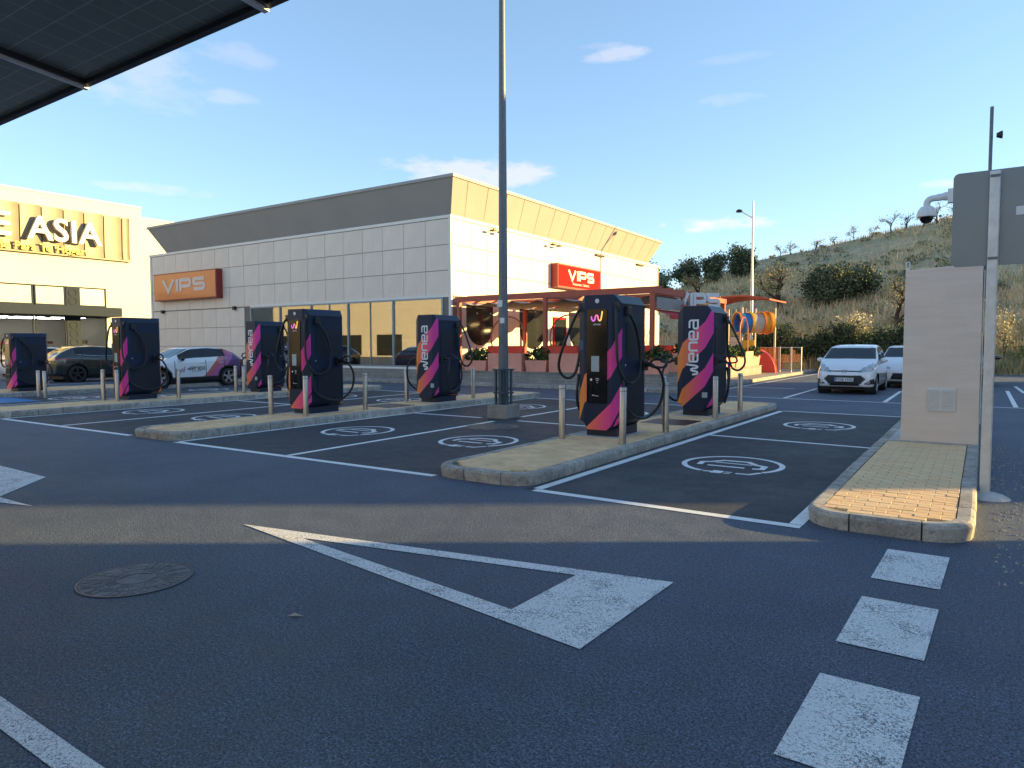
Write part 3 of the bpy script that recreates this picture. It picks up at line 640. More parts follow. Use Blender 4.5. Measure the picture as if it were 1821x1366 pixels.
for i in range(6):
    for j in range(5):
        x0 = -13.75+2.075*i; y1 = -1.15*j
        p = MB().box(x0+.02, x0+2.045, y1-1.13, y1-.0, .02, .03).build('solar_panel', M['pv'], can)
        fr = MB(); fr.box(x0+.012, x0+2.053, y1-.04, y1, -.015, .035); fr.box(x0+.012, x0+2.053, y1-1.14, y1-1.10, -.015, .035); fr.box(x0+.012, x0+.045, y1-1.10, y1-.04, -.015, .0345); fr.box(x0+2.02, x0+2.053, y1-1.10, y1-.04, -.015, .0345); fr.build('frame', M['alu'], p)
for i in range(7): MB().box(-13.765+2.075*i-.012, -13.765+2.075*i+.032, -5.75, .0, -.03, .012).build('rail', M['alu_rail'], can)
for y in (-1.5, -4.3): MB().box(-13.8, -1.25, y-.08, y+.08, -.26, -.031).build('purlin', M['galv'], can)
for x in (-13.0, -7.6): MB().tube([(x, -4.3, -3.85), (x, -4.3, -.26)], .1, 12).build('column', M['galv'], can)

# ------------------------------------------------------------------ restaurant building
M['panel'] = mat('cream_wall_panel', (.60, .565, .52), .6, var=.07, scale=1.3, bmp=.05, bscale=20)
def panel_mat():
    m, t, b = nt('cream_wall_panel'); n = noise(t, .9, 5); r = objrand(t)
    mp = t.nodes.new('ShaderNodeMapping'); mp.inputs['Scale'].default_value = (9, 9, .7); t.links.new(t.nodes['TC'].outputs['Object'], mp.inputs[0]); n2 = noise(t, .8, 5, .65, mp.outputs[0])
    c = mixc(t, r, (.80, .69, .58), (.84, .73, .62)); c = mixc(t, 1.0, c, ramp(t, n, [(.3, .95), (.7, 1.03)]), 'MULTIPLY'); c = mixc(t, 1.0, c, ramp(t, n2, [(.3, .94), (.65, 1.02)]), 'MULTIPLY')
    t.links.new(c, b.inputs['Base Color']); b.inputs['Roughness'].default_value = .55; return m
M['panel'] = panel_mat()
M['joint_grey'] = mat('panel_joint', (.20, .185, .165), .8, var=.1)
M['trim'] = mat('pale_trim', (.80, .77, .72), .45, var=.06)
M['parapet'] = mat('parapet_cladding', (.37, .35, .33), .6, var=.06, scale=.8)
M['frame_grey'] = mat('window_frame_grey', (.22, .27, .32), .4, .4, var=.05)
M['stone'] = None
def course_mat():
    m, t, b = nt('grey_tile_plinth'); tc = t.nodes.new('ShaderNodeTexCoord'); br = t.nodes.new('ShaderNodeTexBrick'); mp = t.nodes.new('ShaderNodeMapping'); mp.inputs['Rotation'].default_value = (math.radians(90), 0, 0); t.links.new(tc.outputs['Object'], mp.inputs[0]); t.links.new(mp.outputs[0], br.inputs[0])
    br.inputs['Scale'].default_value = 1; br.inputs['Brick Width'].default_value = .6; br.inputs['Row Height'].default_value = .11; br.inputs['Mortar Size'].default_value = .006
    br.inputs['Color1'].default_value = (.27, .25, .225, 1); br.inputs['Color2'].default_value = (.32, .30, .27, 1); br.inputs['Mortar'].default_value = (.17, .16, .145, 1)
    n = noise(t, 3, 5, .6); c = mixc(t, 1.0, br.outputs[0], ramp(t, n, [(.3, .75), (.7, 1.12)]), 'MULTIPLY'); t.links.new(c, b.inputs['Base Color']); b.inputs['Roughness'].default_value = .85; return m
M['stone'] = course_mat()
M['pave'] = mat('pavement_slab', (.27, .255, .235), .9, var=.25, scale=2.5, bmp=.3)
M['interior'] = mat('dim_interior', (.24, .19, .13), .8, var=.2, scale=.8)
M['redbrown'] = mat('red_brown_steel', (.44, .085, .045), .5, var=.1)
M['signorange'] = mat('orange_sign_face', (.66, .155, .045), .35, var=.06, scale=1, coat=.3)
M['signred'] = mat('red_sign_face', (.46, .006, .005), .7, var=.03, spec=.08)
M['signdark'] = mat('dark_red_sign_side', (.25, .02, .02), .45, var=.05)
M['signlet'] = mat('pinkish_white_letters', (.74, .60, .54), .5, var=0)
vb = thing('restaurant_building', 'cream panelled restaurant with grey flared parapet and two red signs', 'building', (-17.7, 21.8, 0), .0097)
core = MB(); core.box(-22, -.04, .04, 22.2, 3.48, 6.6); core.box(-22, -12.85, .04, 22.16, 0, 3.48); core.box(-12.85, -.04, 6, 22.16, 0, 3.48); core.box(-.30, -.04, .48, 6, .0, 3.48); core.box(-.44, -.001, .001, .48, 0, 3.5)
wall = core.build('wall', M['joint_grey'], vb)
PAN = {}
def panel_mesh(w, h, face):
    k = (round(w, 3), round(h, 3), face)
    if k not in PAN:
        b = MB(); i = .012
        if face == 'f': b.box(i, w-i, 0, .035, i, h-i)
        else: b.box(-.035, 0, i, w-i, i, h-i)
        PAN[k] = b.data('wall_panel', M['panel'])
    return PAN[k]
pw = 1.205
for k in range(18):
    for r in range(3): link_copy(panel_mesh(pw, 1.03, 'f'), 'wall_panel', wall, (-.13-pw*(k+1), .003+random.uniform(0, .003), 3.5+1.03*r))
for k in range(7):
    for r in range(3): link_copy(panel_mesh(pw, .98, 'f'), 'wall_panel', wall, (-22.0+.17+pw*k, .003+random.uniform(0, .003), .53+.98*r))
for k in range(18):
    for r in range(3): link_copy(panel_mesh(pw, 1.03, 's'), 'wall_panel', wall, (-.003-random.uniform(0, .003), .13+pw*k, 3.5+1.03*r))
tr = MB(); tr.box(-22.03, .03, -.03, .05, 6.6, 6.72); tr.box(-.05, .03, .05, 22.2, 6.6, 6.72); tr.build('coping', M['trim'], vb)
for nm, bx in (('window_header', (-12.9, .012, -.02, .05, 3.455, 3.56)), ('corner_trim', (-.12, .010, -.012, .08, .5, 3.454)), ('corner_trim', (-.12, .011, -.011, .11, 3.561, 6.599)), ('edge_trim', (-22.02, -21.85, -.012, .05, .0, 6.599)), ('window_sill', (-12.95, -.4, -.035, .06, .52, .60))): MB().box(*bx).build(nm, M['trim'], vb)
pp = MB(); B = [(-20.3, .02), (.0, .02), (.0, 20.2), (-20.3, 20.2)]; T = [(-20.95, -.65), (.65, -.65), (.65, 20.85), (-20.95, 20.85)]
pp.add([(x, y, 6.721) for x, y in B]+[(x, y, 8.0) for x, y in T], [(3,2,1,0), (0,1,5,4), (1,2,6,5), (2,3,7,6), (3,0,4,7), (4,5,6,7)])
par = pp.build('parapet', M['parapet'], vb)
cp = MB(); cp.box(-21.0, .70, -.70, -.58, 8.001, 8.12); cp.box(.58, .70, -.58, 20.9, 8.001, 8.12); cp.box(-21.0, -20.88, -.58, 20.9, 8.001, 8.12); cp.build('cap', mat('parapet_cap', (.34, .33, .31), .5), par)
for k in range(15):
    y = .9+1.35*k; a = Vector((.004, y*.985+.02, 6.73)); b_ = Vector((.652, y*1.03-.6, 7.99)); MB().tube([a, b_], .008, 4).build('seam', M['joint_grey'], par)
MB().box(-22.05, -.10, -.06, .04, 0, .52).build('plinth', M['stone'], vb); MB().box(-13, -.04, .06, 6, .3, .5).build('floor', M['interior'], vb)
# windows of the shaded side
mull = [-12.85, -10.6, -8.35, -5.90, -3.16, -.45]
for a, b_ in zip(mull[:-1], mull[1:]):
    w = MB(); w.box(a-.045, a+.045, -.03, .10, .60, 3.455); w.box(a+.045, b_-.045, -.025, .09, .601, .66); w.box(a+.045, b_-.045, -.025, .09, 3.39, 3.454)
    fr = w.build('window_frame', M['frame_grey'], vb); MB().box(a+.045, b_-.045, .02, .035, .66, 3.39).build('pane', M['solarglass'], fr)
    if b_ == -5.90 or b_ == -3.16: MB().box((a+b_)/2-.02, (a+b_)/2+.02, -.01, .06, .66, 3.39).build('mullion', M['frame_grey'], fr)
MB().box(-.49, -.40, -.03, .1, .60, 3.45).build('window_frame', M['frame_grey'], vb)
MB().box(-3.10, -.5, .06, .08, .66, 1.78).build('white_board', mat('white_board', (.62, .60, .56), .6, var=.05), vb)
# signs
def vips(parent, name, o, ex, h, w, m, depth=.03, gap=.42):
    ex = Vector(ex); ey = Vector((0, 0, 1)); ez = ex.cross(ey); mb = MB(); o = Vector(o)
    strokes(mb, 'VIPS', h, .285, lambda a, b, d: tuple(o+ex*a*w+ey*b+ez*d), depth=depth, gap=gap); return mb.build(name, m, parent)
sg = MB().box(-21.0, -15.15, -.36, -.01, 4.03, 5.52).build('sign_box', M['signdark'], vb); MB().box(-20.94, -15.21, -.375, -.362, 4.09, 5.46).build('sign_face', M['signorange'], sg)
vips(sg, 'lettering', (-18.1, -.38, 4.82), (1, 0, 0), .66, 1.18, M['signlet'], .01)
sg = MB().box(.01, .40, 7.9, 12.6, 4.38, 5.55).build('sign_box', M['signdark'], vb); MB().box(.402, .415, 7.97, 12.53, 4.45, 5.48).build('sign_face', M['signred'], sg)
vips(sg, 'lettering', (.42, 10.35, 5.05), (0, 1, 0), .50, 1.1, M['signlet'], .01)
text_mesh('small_lettering', 'Restaurante  Cafetería', .20, M['signlet'], sg, rot_from((0, 1, 0), (0, 0, 1), (.42, 10.3, 4.62)), .003)
for y in (2.8, 7.9): 
    f = MB(); f.tube([(0, y, 6.45), (.25, y, 6.6), (.25, y, 6.42)], .018, 6); f.build('lamp_bracket', M['darkmetal'], vb)
    for s in (-1, 1): MB().box(.2, .42, y+s*.28-.12, y+s*.28+.12, 6.36, 6.43).build('floodlight', M['darkmetal'], vb)
for y in (13.2, 18.8): MB().box(.02, .12, y-.5, y+.5, 6.42, 6.52).build('lamp_bar', M['darkmetal'], vb)
for x in (-20.7, -14.1): MB().box(x-.08, x+.08, -.16, -.002, 3.36, 3.54).build('wall_lamp', M['black'], vb)
# D-shaped windows and door of the sunny side
M['darkwin'] = mat('dark_window', (.025, .028, .03), .06, var=0, spec=.7)
for yc, r in ((1.95, .95), (6.2, 1.15), (10.9, 1.15), (15.0, 1.1)):
    poly = [(yc-r, 3.2), (yc+r, 3.2)]+[(yc+r*math.cos(a), 2.35+r*.9*-math.sin(a)) for a in np.linspace(0, math.pi, 18)]
    MB().prism(poly, -.03, .012, 'x').build('round_bottomed_window', M['darkwin'], vb)
low = MB(); low.box(-.03, -.0005, .48, 22.2, .48, 3.48); low.build('lower_wall', M['panel'], vb)
d = MB(); d.box(.002, .06, 8.1, 8.2, .5, 2.9); d.box(.002, .06, 9.3, 9.4, .5, 2.9); d.box(.002, .06, 8.2, 9.3, 2.8, 2.9); dr = d.build('door_frame', M['signred'], vb); MB().box(.004, .03, 8.2, 9.3, .5, 2.8).build('door', M['darkwin'], dr)

# pavement and terrace
pv_ = thing('pavement', None, None); pv_['kind'] = 'structure'
p = MB(); p.box(-42, -7.6, 20.55, 21.45, 0, .13); p.box(-8.6, -7.6, 21.45, 41, 0, .1295); p.box(-14, -8.6, 33.7, 41, 0, .129); p.build('paving', M['pave'], pv_)
for k in range(34): MB().box(-42+1.01*k, -42+1.01*k+.995, 20.42, 20.55, 0, .14).build('kerb_stone', M['kerb'], pv_, bevel=.015)
for k in range(20): MB().box(-7.6, -7.47, 20.6+1.01*k, 20.6+1.01*k+.995, 0, .14).build('kerb_stone', M['kerb'], pv_, bevel=.015)
tr_ = MB(); tr_.box(-17.62, -8.6, 21.45, 33.7, 0, .5); tag(tr_.build('terrace', M['stone']), None, None, None, 'structure')
cpg = MB(); cpg.box(-17.6, -8.57, 21.42, 21.7, .501, .53); cpg.box(-8.85, -8.57, 21.7, 33.72, .501, .53); tag(cpg.build('terrace_coping', M['pave']), None, None, None, 'structure')
pg = thing('terrace_pergola', 'red brown steel pergola with wavy grey shade cloth over the terrace', 'pergola', (0, 0, .5))
for (x, y) in ((-17.25, 21.75), (-13.25, 21.75), (-9.1, 21.75), (-9.1, 25.6), (-9.1, 29.4), (-13.25, 26), (-16.9, 26), (-13.25, 30)): MB().box(x-.07, x+.07, y-.07, y+.07, .031, 2.72).build('post', M['redbrown'], pg)
for y in (21.75, 25.6, 29.4): MB().box(-17.4, -9.0, y-.08, y+.08, 2.721, 2.92).build('beam', M['redbrown'], pg)
for x in (-17.25, -13.25, -9.1): MB().box(x-.09, x+.09, 21.84, 29.3, 2.725, 2.915).build('beam', M['redbrown'], pg)
for k in range(7): MB().box(-17.3, -9.0, 22.3+k*1.05, 22.36+k*1.05, 2.92, 2.99).build('rafter', M['redbrown'], pg)
M['cloth'] = mat('grey_shade_cloth', (.30, .295, .28), .9, var=.12, scale=2)
for y0 in (21.95, 25.75):
    V = []; F = []; nx = 80
    for i in range(nx+1):
        x = -17.1+7.9*i/nx; z = 2.60-.13*abs(math.sin(i/nx*math.pi*7))**.7+.10
        for j, y in enumerate((y0, y0+3.5)): V.append((x, y, z))
    for i in range(nx): F.append((2*i, 2*i+1, 2*i+3, 2*i+2))
    o = MB().add(V, F).build('shade_cloth', M['cloth'], pg, smooth=True)
MB().box(-9.02, -8.99, 21.9, 25.5, 2.22, 2.60).build('valance', M['cloth'], pg)
M['awnred'] = mat('red_awning', (.55, .025, .03), .7, var=.08); M['red'] = mat('red_vinyl', (.80, .07, .045), .45, var=.06); M['terra'] = mat('salmon_planter', (.78, .33, .235), .7, var=.12, scale=2)
aw = MB(); aw.add([(-9.25, 21.9, 2.21), (-9.25, 27.2, 2.21), (-8.55, 27.2, 1.98), (-8.55, 21.9, 1.98), (-8.55, 27.2, 1.86), (-8.55, 21.9, 1.86)], [(0, 1, 2, 3), (3, 2, 4, 5)]); aw.build('side_awning', M['awnred'], pg)
for k in range(22):
    x = -17+k*.37; MB().lathe([(.0, -.035), (.03, -.02), (.03, .02), (.0, .035)], (x, 22.6+.5*math.sin(k), 2.30), 8).build('string_bulb', M['whitep'], pg)
vs_ = thing('rooftop_letters', 'white three dimensional letters standing above the terrace side beam', 'sign', (0, 0, 0)); vips(vs_, 'letters', (-8.75, 25.0, 3.12), (.62, .785, 0), .52, .72, M['whitep'], .14, .36)
MB().box(-8.8, -8.70, 23.6, 26.8, 2.82, 2.90).build('support_rail', M['redbrown'], vs_)

# planters, hoops and plants
def leaf_cloud(name, P, size, m, parent, flat=.0, seed=0, up=0., aspect=.55):
    r = np.random.default_rng(seed); n = len(P); a = r.normal(size=(n, 3)); a[:, 2] *= (1-flat); a[:, 2] += up; a /= np.linalg.norm(a, axis=1)[:, None]
    b = r.normal(size=(n, 3)); b -= a*(a*b).sum(1)[:, None]; b /= np.linalg.norm(b, axis=1)[:, None]
    s = size*r.uniform(.6, 1.35, n)[:, None]; P = np.asarray(P)
    V = np.stack([P-a*s*.5, P+b*s*aspect*.5, P+a*s*.5, P-b*s*aspect*.5], 1).reshape(-1, 3); F = np.arange(4*n).reshape(n, 4)
    mats = m if isinstance(m, (list, tuple)) else [m]
    return mesh_np(name, V, F, mats, parent, r.integers(0, len(mats), n))
def leaf(name, col, var=.3, tr=.15):
    m, t, b = nt(name); n = noise(t, 1.3, 3); c = mixc(t, 1.0, col, ramp(t, n, [(.3, 1-var), (.7, 1+var)]), 'MULTIPLY'); t.links.new(c, b.inputs['Base Color']); b.inputs['Roughness'].default_value = .65; b.inputs['Specular IOR Level'].default_value = .25
    return m
LG = [leaf('planter_leaf', (.045, .095, .025)), leaf('planter_leaf_pale', (.09, .14, .035)), leaf('planter_leaf_dark', (.02, .05, .018))]
def ball(n, c, r, seed, hollow=.5):
    g = np.random.default_rng(seed); d = g.normal(size=(n, 3)); d /= np.linalg.norm(d, axis=1)[:, None]; k = (hollow+(1-hollow)*g.random(n)**.6)[:, None]; return np.asarray(c)+d*k*np.asarray(r)
def planter(label, x0, x1, y0, y1, ztop, plant, hoop, seed, lean=0.0):
    t = thing('planter', label, 'planter', ((x0+x1)/2, (y0+y1)/2, .53), group='salmon planters around the terrace'); w, d = (x1-x0)/2, (y1-y0)/2; h = ztop-.53
    k = .06 if not hoop else 0
    MB().add([(-w+k, -d+k*.6, 0), (w-k, -d+k*.6, 0), (w-k, d-k*.6, 0), (-w+k, d-k*.6, 0), (-w, -d, h), (w, -d, h), (w, d, h), (-w, d, h), (-w+.05, -d+.05, h), (w-.05, -d+.05, h), (w-.05, d-.05, h), (-w+.05, d-.05, h), (-w+.05, -d+.05, h-.08), (w-.05, -d+.05, h-.08), (w-.05, d-.05, h-.08), (-w+.05, d-.05, h-.08)],
             [(0,3,2,1)]+[(i, (i+1) % 4, 4+(i+1) % 4, 4+i) for i in range(4)]+[(4+i, 4+(i+1) % 4, 8+(i+1) % 4, 8+i) for i in range(4)]+[(8+i, 8+(i+1) % 4, 12+(i+1) % 4, 12+i) for i in range(4)]+[(12,13,14,15)]).build('box', M['terra'], t)
    if plant:
        P = np.concatenate([ball(150, (a*w, 0, h+.12+.1*b), (.28, d*.9, .2+.10*b), seed+q) for q, (a, b) in enumerate(((-.6, .3), (-.1, .8), (.4, 1.0), (.7, .2)))])
        leaf_cloud('foliage', P, .13, LG, t, seed=seed)
    if hoop:
        R = .80 if hoop == 1 else .62; c = h+.58 if hoop == 1 else h+.75
        if hoop == 1: pts = [(R*math.cos(a), 0, c+R*math.sin(a)) for a in np.linspace(math.radians(-50), math.radians(230), 40)]
        else: pts = [(0, -R, h-.02)]+[(0, -R, h+.9)]+[(0, -R*math.cos(a), h+.9+R*math.sin(a)) for a in np.linspace(.1, math.pi-.1, 22)]+[(0, R, h+.9), (0, R, h-.02)]
        MB().tube(pts, .028, 8).build('hoop', M['redbrown'], t)
    return t
PLN = [('low salmon planter with leafy plants at the left end of the terrace front', -16.86, -15.76, 21.5, 22.0, .92, 1, 0), ('tall salmon planter with a red hoop, behind the lamp column', -15.66, -14.13, 21.48, 22.0, 1.20, 0, 1),
       ('low salmon planter with leafy plants right of the lamp column', -14.0, -13.06, 21.5, 22.0, .95, 1, 0), ('tall salmon planter with a red hoop, left of the nearest charger', -12.94, -11.54, 21.48, 22.0, 1.20, 0, 1),
       ('salmon planter with a bush between the two nearest chargers', -9.35, -8.62, 21.5, 22.2, .98, 1, 0),
       ('long salmon planter with red hoop beside the awning', -9.2, -8.62, 23.6, 25.4, 1.20, 1, 2), ('low planter on the terrace side nearest the lettered charger', -9.15, -8.62, 28.2, 29.7, .98, 1, 0),
       ('sunlit planter left of the tall hooped one on the terrace side', -9.15, -8.62, 29.85, 31.0, .98, 1, 0), ('sunlit tall planter with a narrow red hoop on the terrace side', -9.15, -8.62, 31.05, 32.35, 1.2, 0, 2), ('sunlit planter at the far end of the terrace side', -9.15, -8.62, 32.45, 33.55, .98, 1, 0)]
for i, (lb, a, b_, c, d_, z, pl, hp) in enumerate(PLN): planter(lb, a, b_, c, d_, z, pl, hp, 20+i*7)
def sofa(x, y, w, lb, rz=0):
    t = thing('terrace_sofa', lb, 'sofa', (x, y, .5), rz, 'red terrace sofas'); MB().box(-w/2, w/2, -.35, .35, .12, .45).build('seat', M['red'], t, bevel=.04); MB().box(-w/2, w/2, .2, .38, .45, .98).build('backrest', M['red'], t, bevel=.05)
    for sx in (-1, 1):
        for sy in (-1, 1): MB().box(sx*(w/2-.08)-.03, sx*(w/2-.08)+.03, sy*.28-.03, sy*.28+.03, 0, .12).build('leg', M['black'], t)
sofa(-16.3, 23.4, 1.9, 'red sofa behind the leftmost low planter'); sofa(-13.9, 23.6, 1.7, 'red sofa behind the low planter right of the lamp column'); sofa(-11.6, 24.6, 1.8, 'red sofa behind the second hooped planter'); sofa(-11.3, 27.2, 1.6, 'red sofa deep in the terrace shade')
# playground
t = thing('play_structure', 'colourful play structure with tube slide under a curved red roof', 'playground', (0, 0, .13))
rf = MB(); V = []
for i in range(13):
    a = i/12; x = -12.0+3.5*a; z = 3.25+.48*math.sin(math.pi*(.12+.70*a))
    V += [(x, 34.6, z), (x, 38, z), (x, 34.6, z+.07), (x, 38, z+.07)]
F = []
for i in range(12):
    o = i*4; F += [(o, o+1, o+5, o+4), (o+2, o+6, o+7, o+3), (o, o+4, o+6, o+2), (o+1, o+3, o+7, o+5)]
F += [(0, 2, 3, 1), (48, 49, 51, 50)]
rf.add(V, F); rf.build('roof', mat('orange_red_roof', (.50, .075, .035), .5, var=.08), t)
M['yel'] = mat('yellow_plastic', (.75, .42, .03), .4, var=.05); M['blu'] = mat('blue_plastic', (.03, .22, .55), .35, var=.05); M['pur'] = mat('purple_plastic', (.10, .05, .20), .4, var=.05); M['ora'] = mat('orange_plastic', (.72, .20, .03), .4, var=.05); M['pol'] = mat('beige_pole', (.55, .50, .40), .5, var=.05)
for x, y in ((-11.3, 35), (-9.9, 35), (-11.3, 37.4), (-8.9, 37.4), (-9.9, 37.4)): MB().tube([(x, y, 0), (x, y, 3.25)], .05, 8).build('pole', M['pol'], t)
def tubeseg(a, b_, r, m, nm):
    a, b_ = Vector(a), Vector(b_); d = (b_-a).normalized(); n = 22; ref = d.orthogonal().normalized(); q = d.cross(ref); vs = []
    for p, rr in ((a, r), (b_, r), (b_, r-.05), (a, r-.05)):
        for k in range(n): an = 2*math.pi*k/n; vs.append(p+(ref*math.cos(an)+q*math.sin(an))*rr)
    return MB().add(vs, [(l*n+k, l*n+(k+1) % n, ((l+1) % 4)*n+(k+1) % n, ((l+1) % 4)*n+k) for l in range(4) for k in range(n)]).build(nm, m, t, smooth=True)
A0 = Vector((-10.15, 34.9, 2.45)); DD = Vector((.72, .62, 0)).normalized()
for s0, s1, r, m in ((0, .10, .56, 'ora'), (.10, .62, .50, 'blu'), (.62, .72, .56, 'yel'), (.72, 1.25, .50, 'pol'), (1.25, 1.35, .57, 'ora'), (1.35, 1.55, .52, 'yel'), (1.55, 1.62, .58, 'ora'), (1.62, 1.82, .52, 'yel')): tubeseg(A0+DD*s0, A0+DD*s1, r, M[m], 'tube_section')
tubeseg(A0+DD*.3+Vector((0, 0, 0)), A0+DD*1.75, .44, M['pur'], 'tube_lining')
tubeseg((-11.9, 35.6, 2.5), (-11.0, 35.2, 2.5), .42, M['blu'], 'tube_section')
for x0, x1, z0, z1, m in ((-11.25, -10.65, .2, 1.5, 'ora'), (-10.6, -9.95, .2, 1.0, 'ora'), (-10.5, -9.95, 1.0, 1.75, 'pol'), (-11.2, -10.6, 1.6, 2.0, 'red'), (-9.9, -9.3, .1, 1.6, 'yel')): MB().box(x0, x1, 35.02, 35.08, z0, z1).build('side_panel', M[m], t)
sl = MB(); sl.prism([(-9.3, 0), (-8.3, 0)]+[(-9.3+1.0*math.cos(a), 1.15*math.sin(a)) for a in np.linspace(.1, math.pi/2, 9)], 35.1, 35.5, 'y'); sl.build('slide_end', M['red'], t)
for k in range(5): MB().tube([(-11.2+.5*k, 35.0, 2.95), (-11.2+.5*k, 35.0, 3.15)], .03, 6).build('rail_knob', M['pol'], t)
for k in range(4): MB().tube([(-11.3+.05, 35+.0, .9+.5*k*.4+1.85*0), (-9.9, 35, .9+.5*k*.4)], .02, 6).build('rail', M['pol'], t)
for (x0, x1, m, lb) in ((-9.35, -8.36, 'mesh', 'orange mesh fence panel beside the play structure'), (-8.3, -7.8, 'g', 'left clear fence panel in steel frame by the pavement'), (-7.76, -7.3, 'g', 'right clear fence panel in steel frame by the pavement')):
    f = thing('fence_panel', lb, 'fence', (0, 36, .13))
    for x in (x0, x1): MB().tube([(x, 0, 0), (x, 0, 1.25)], .025, 8).build('post', M['galv_pale'], f)
    for z in (.12, 1.22): MB().tube([(x0, 0, z), (x1, 0, z)], .018, 6).build('rail', M['galv_pale'], f)
    if m == 'g': MB().box(x0+.03, x1-.03, -.005, .005, .15, 1.19).build('panel', M['clearglass'], f)
    else:
        q = MB()
        for k in range(16): xx = x0+.04+(x1-x0-.08)*k/15; q.tube([(xx, 0, .14), (xx, 0, 1.2)], .012, 4)
        q.build('bars', M['ora'], f)

# ------------------------------------------------------------------ home store
M['lit'] = mat('cream_render', (.60, .565, .49), .75, var=.06, scale=.7)
M['gold'] = mat('satin_gold_panel', (.25, .21, .14), .5, .1, var=.15, scale=1.5)
M['greysteel'] = mat('grey_awning', (.03, .042, .056), .7, .0, var=.08, spec=.1)
ab = thing('home_store', 'cream store with gold fluted sign box and grey awning at the left', 'building', (-66, 35.175, -.75)); ab.scale = (1.5, 1.5, 1.5)
w = MB(); w.box(-30, 0, -30, -2.3, 5.0, 10.15); w.box(-30, 0, -2.3, 0, 0, 10.15); w.box(-30, -6, -30, -2.3, 0, 5.0); w.build('wall', M['lit'], ab)
MB().box(-30, -2.0, .02, 30, 0, 10.0).build('rear_wing', M['lit'], ab); MB().box(-30.1, .06, -30.1, .03, 10.151, 10.24).build('coping', M['trim'], ab)
edges = [-15.5, -14.4, -13.3, -12.2, -11.1, -10.0, -8.9, -7.85, -6.8, -5.72, -4.6, -3.5, -2.4, -1.35, -.85]
sb = MB(); sb.box(.001, .25, -15.6, -.80, 6.72, 6.80); sb.box(.001, .04, -15.6, -.80, 6.80, 9.40); sb.build('sign_backing', M['gold'], ab)
for a, b_ in zip(edges[:-1], edges[1:]):
    V = []; F = []; n = 10
    for i in range(n+1):
        s = i/n; y = a+.03+(b_-a-.06)*s; o = .24-.06*math.sin(math.pi*s)**.8
        V += [(.05+o, y, 6.81), (.05+o*.75, y, 7.15), (.05+o, y, 9.38)]
    for i in range(n): F += [(3*i, 3*i+3, 3*i+4, 3*i+1), (3*i+1, 3*i+4, 3*i+5, 3*i+2)]
    MB().add(V, F).build('fluted_panel', M['gold'], ab, smooth=True)
M['let'] = mat('ivory_letters', (.72, .69, .60), .5, var=0); M['let2'] = mat('yellow_letters', (.62, .50, .05), .45, var=0)
text_mesh('lettering', 'ASIA', 1.78, M['let'], ab, rot_from((0, 1, 0), (0, 0, 1), (.50, -4.62, 8.02)), .10, offset=.035, spacing=1.06)
text_mesh('lettering', 'E', 1.78, M['let'], ab, rot_from((0, 1, 0), (0, 0, 1), (.50, -7.75, 8.05)), .10, offset=.035)
text_mesh('small_lettering', 'Estilo Para Tu Hogar', .58, M['let2'], ab, rot_from((0, 1, 0), (0, 0, 1), (.38, -3.55, 7.02)), .03, align='RIGHT', offset=.012, spacing=1.04)
cols = [(-20, -9.6), (-9.5, -8.0), (-7.9, -6.25), (-6.05, -4.6), (-3.75, -2.35)]
for a, b_ in cols:
    f = MB(); f.box(-.06, .02, a-.07, a, .0, 5.0); f.box(-.06, .02, b_, b_+.07, .0, 5.0); f.box(-.06, .021, a, b_, 4.93, 5.0); f.box(-.06, .021, a, b_, 3.2, 3.95); fr = f.build('window_frame', M['greysteel'], ab)
    MB().box(-.03, -.02, a, b_, 3.95, 4.93).build('pane', mat('upper_pane_film', (.62, .58, .48), .25, var=.1, scale=2) if a < -20.5 else M.setdefault('film', mat('upper_pane_film', (.60, .57, .48), .2, var=.12, scale=2)), fr)
    MB().box(-.03, -.02, a, b_, .1, 3.2).build('pane', M['shopglass'], fr)
p = MB(); p.box(-.2, .05, -4.52, -3.82, 0, 5.0); pil = p.build('pilaster', M['greysteel'], ab)
for z in (4.65, 4.15, 2.75, 2.25, 1.75, 1.25): MB().lathe([(.22, .051), (.22, .075), (.19, .075), (.19, .051)], (0, -4.17, z), 20, 'x').build('disc_ornament', M['greysteel'], pil)
MB().box(.0, 1.3, -20, -2.0, 3.28, 3.80).build('awning', M['greysteel'], ab, bevel=.02)
M['shoplamp'] = emit('shop_ceiling_lamp', (1, .95, .85), 5); M['shopdark'] = mat('shop_interior', (.03, .027, .026), .9, var=.3, scale=1.2, spec=.05)
MB().box(-5.9, -.1, -20, -2.35, .0, .08).build('shop_floor', M['shopdark'], ab); MB().box(-5.95, -.25, -20, -2.35, 3.3, 3.4).build('shop_ceiling', M['shopdark'], ab)
for k in range(26): y = -9.4+random.random()*6.8; x = -4.8+random.random()*4.2; MB().box(x, x+.08, y, y+.7, 3.22, 3.26).build('ceiling_lamp', M['shoplamp'], ab)
SHM = [mat('shop_goods_'+n, c, .5, var=.2) for n, c in (('red', (.35, .05, .04)), ('gold', (.45, .32, .12)), ('green', (.05, .25, .15)), ('white', (.6, .58, .5)), ('brown', (.18, .1, .05)))]
gd = []
for k in range(60):
    y = -9.3+random.random()*6.8; z = .1+random.random()*1.9; MB().box(-1.6-random.random(), -1.4, y, y+.1+random.random()*.15, z, z+.1+random.random()*.15).build('display_item', SHM[k % 5], ab)
MB().box(-1.0, -.9, -3.6, -2.45, .9, 1.45).build('green_display', SHM[2], ab)

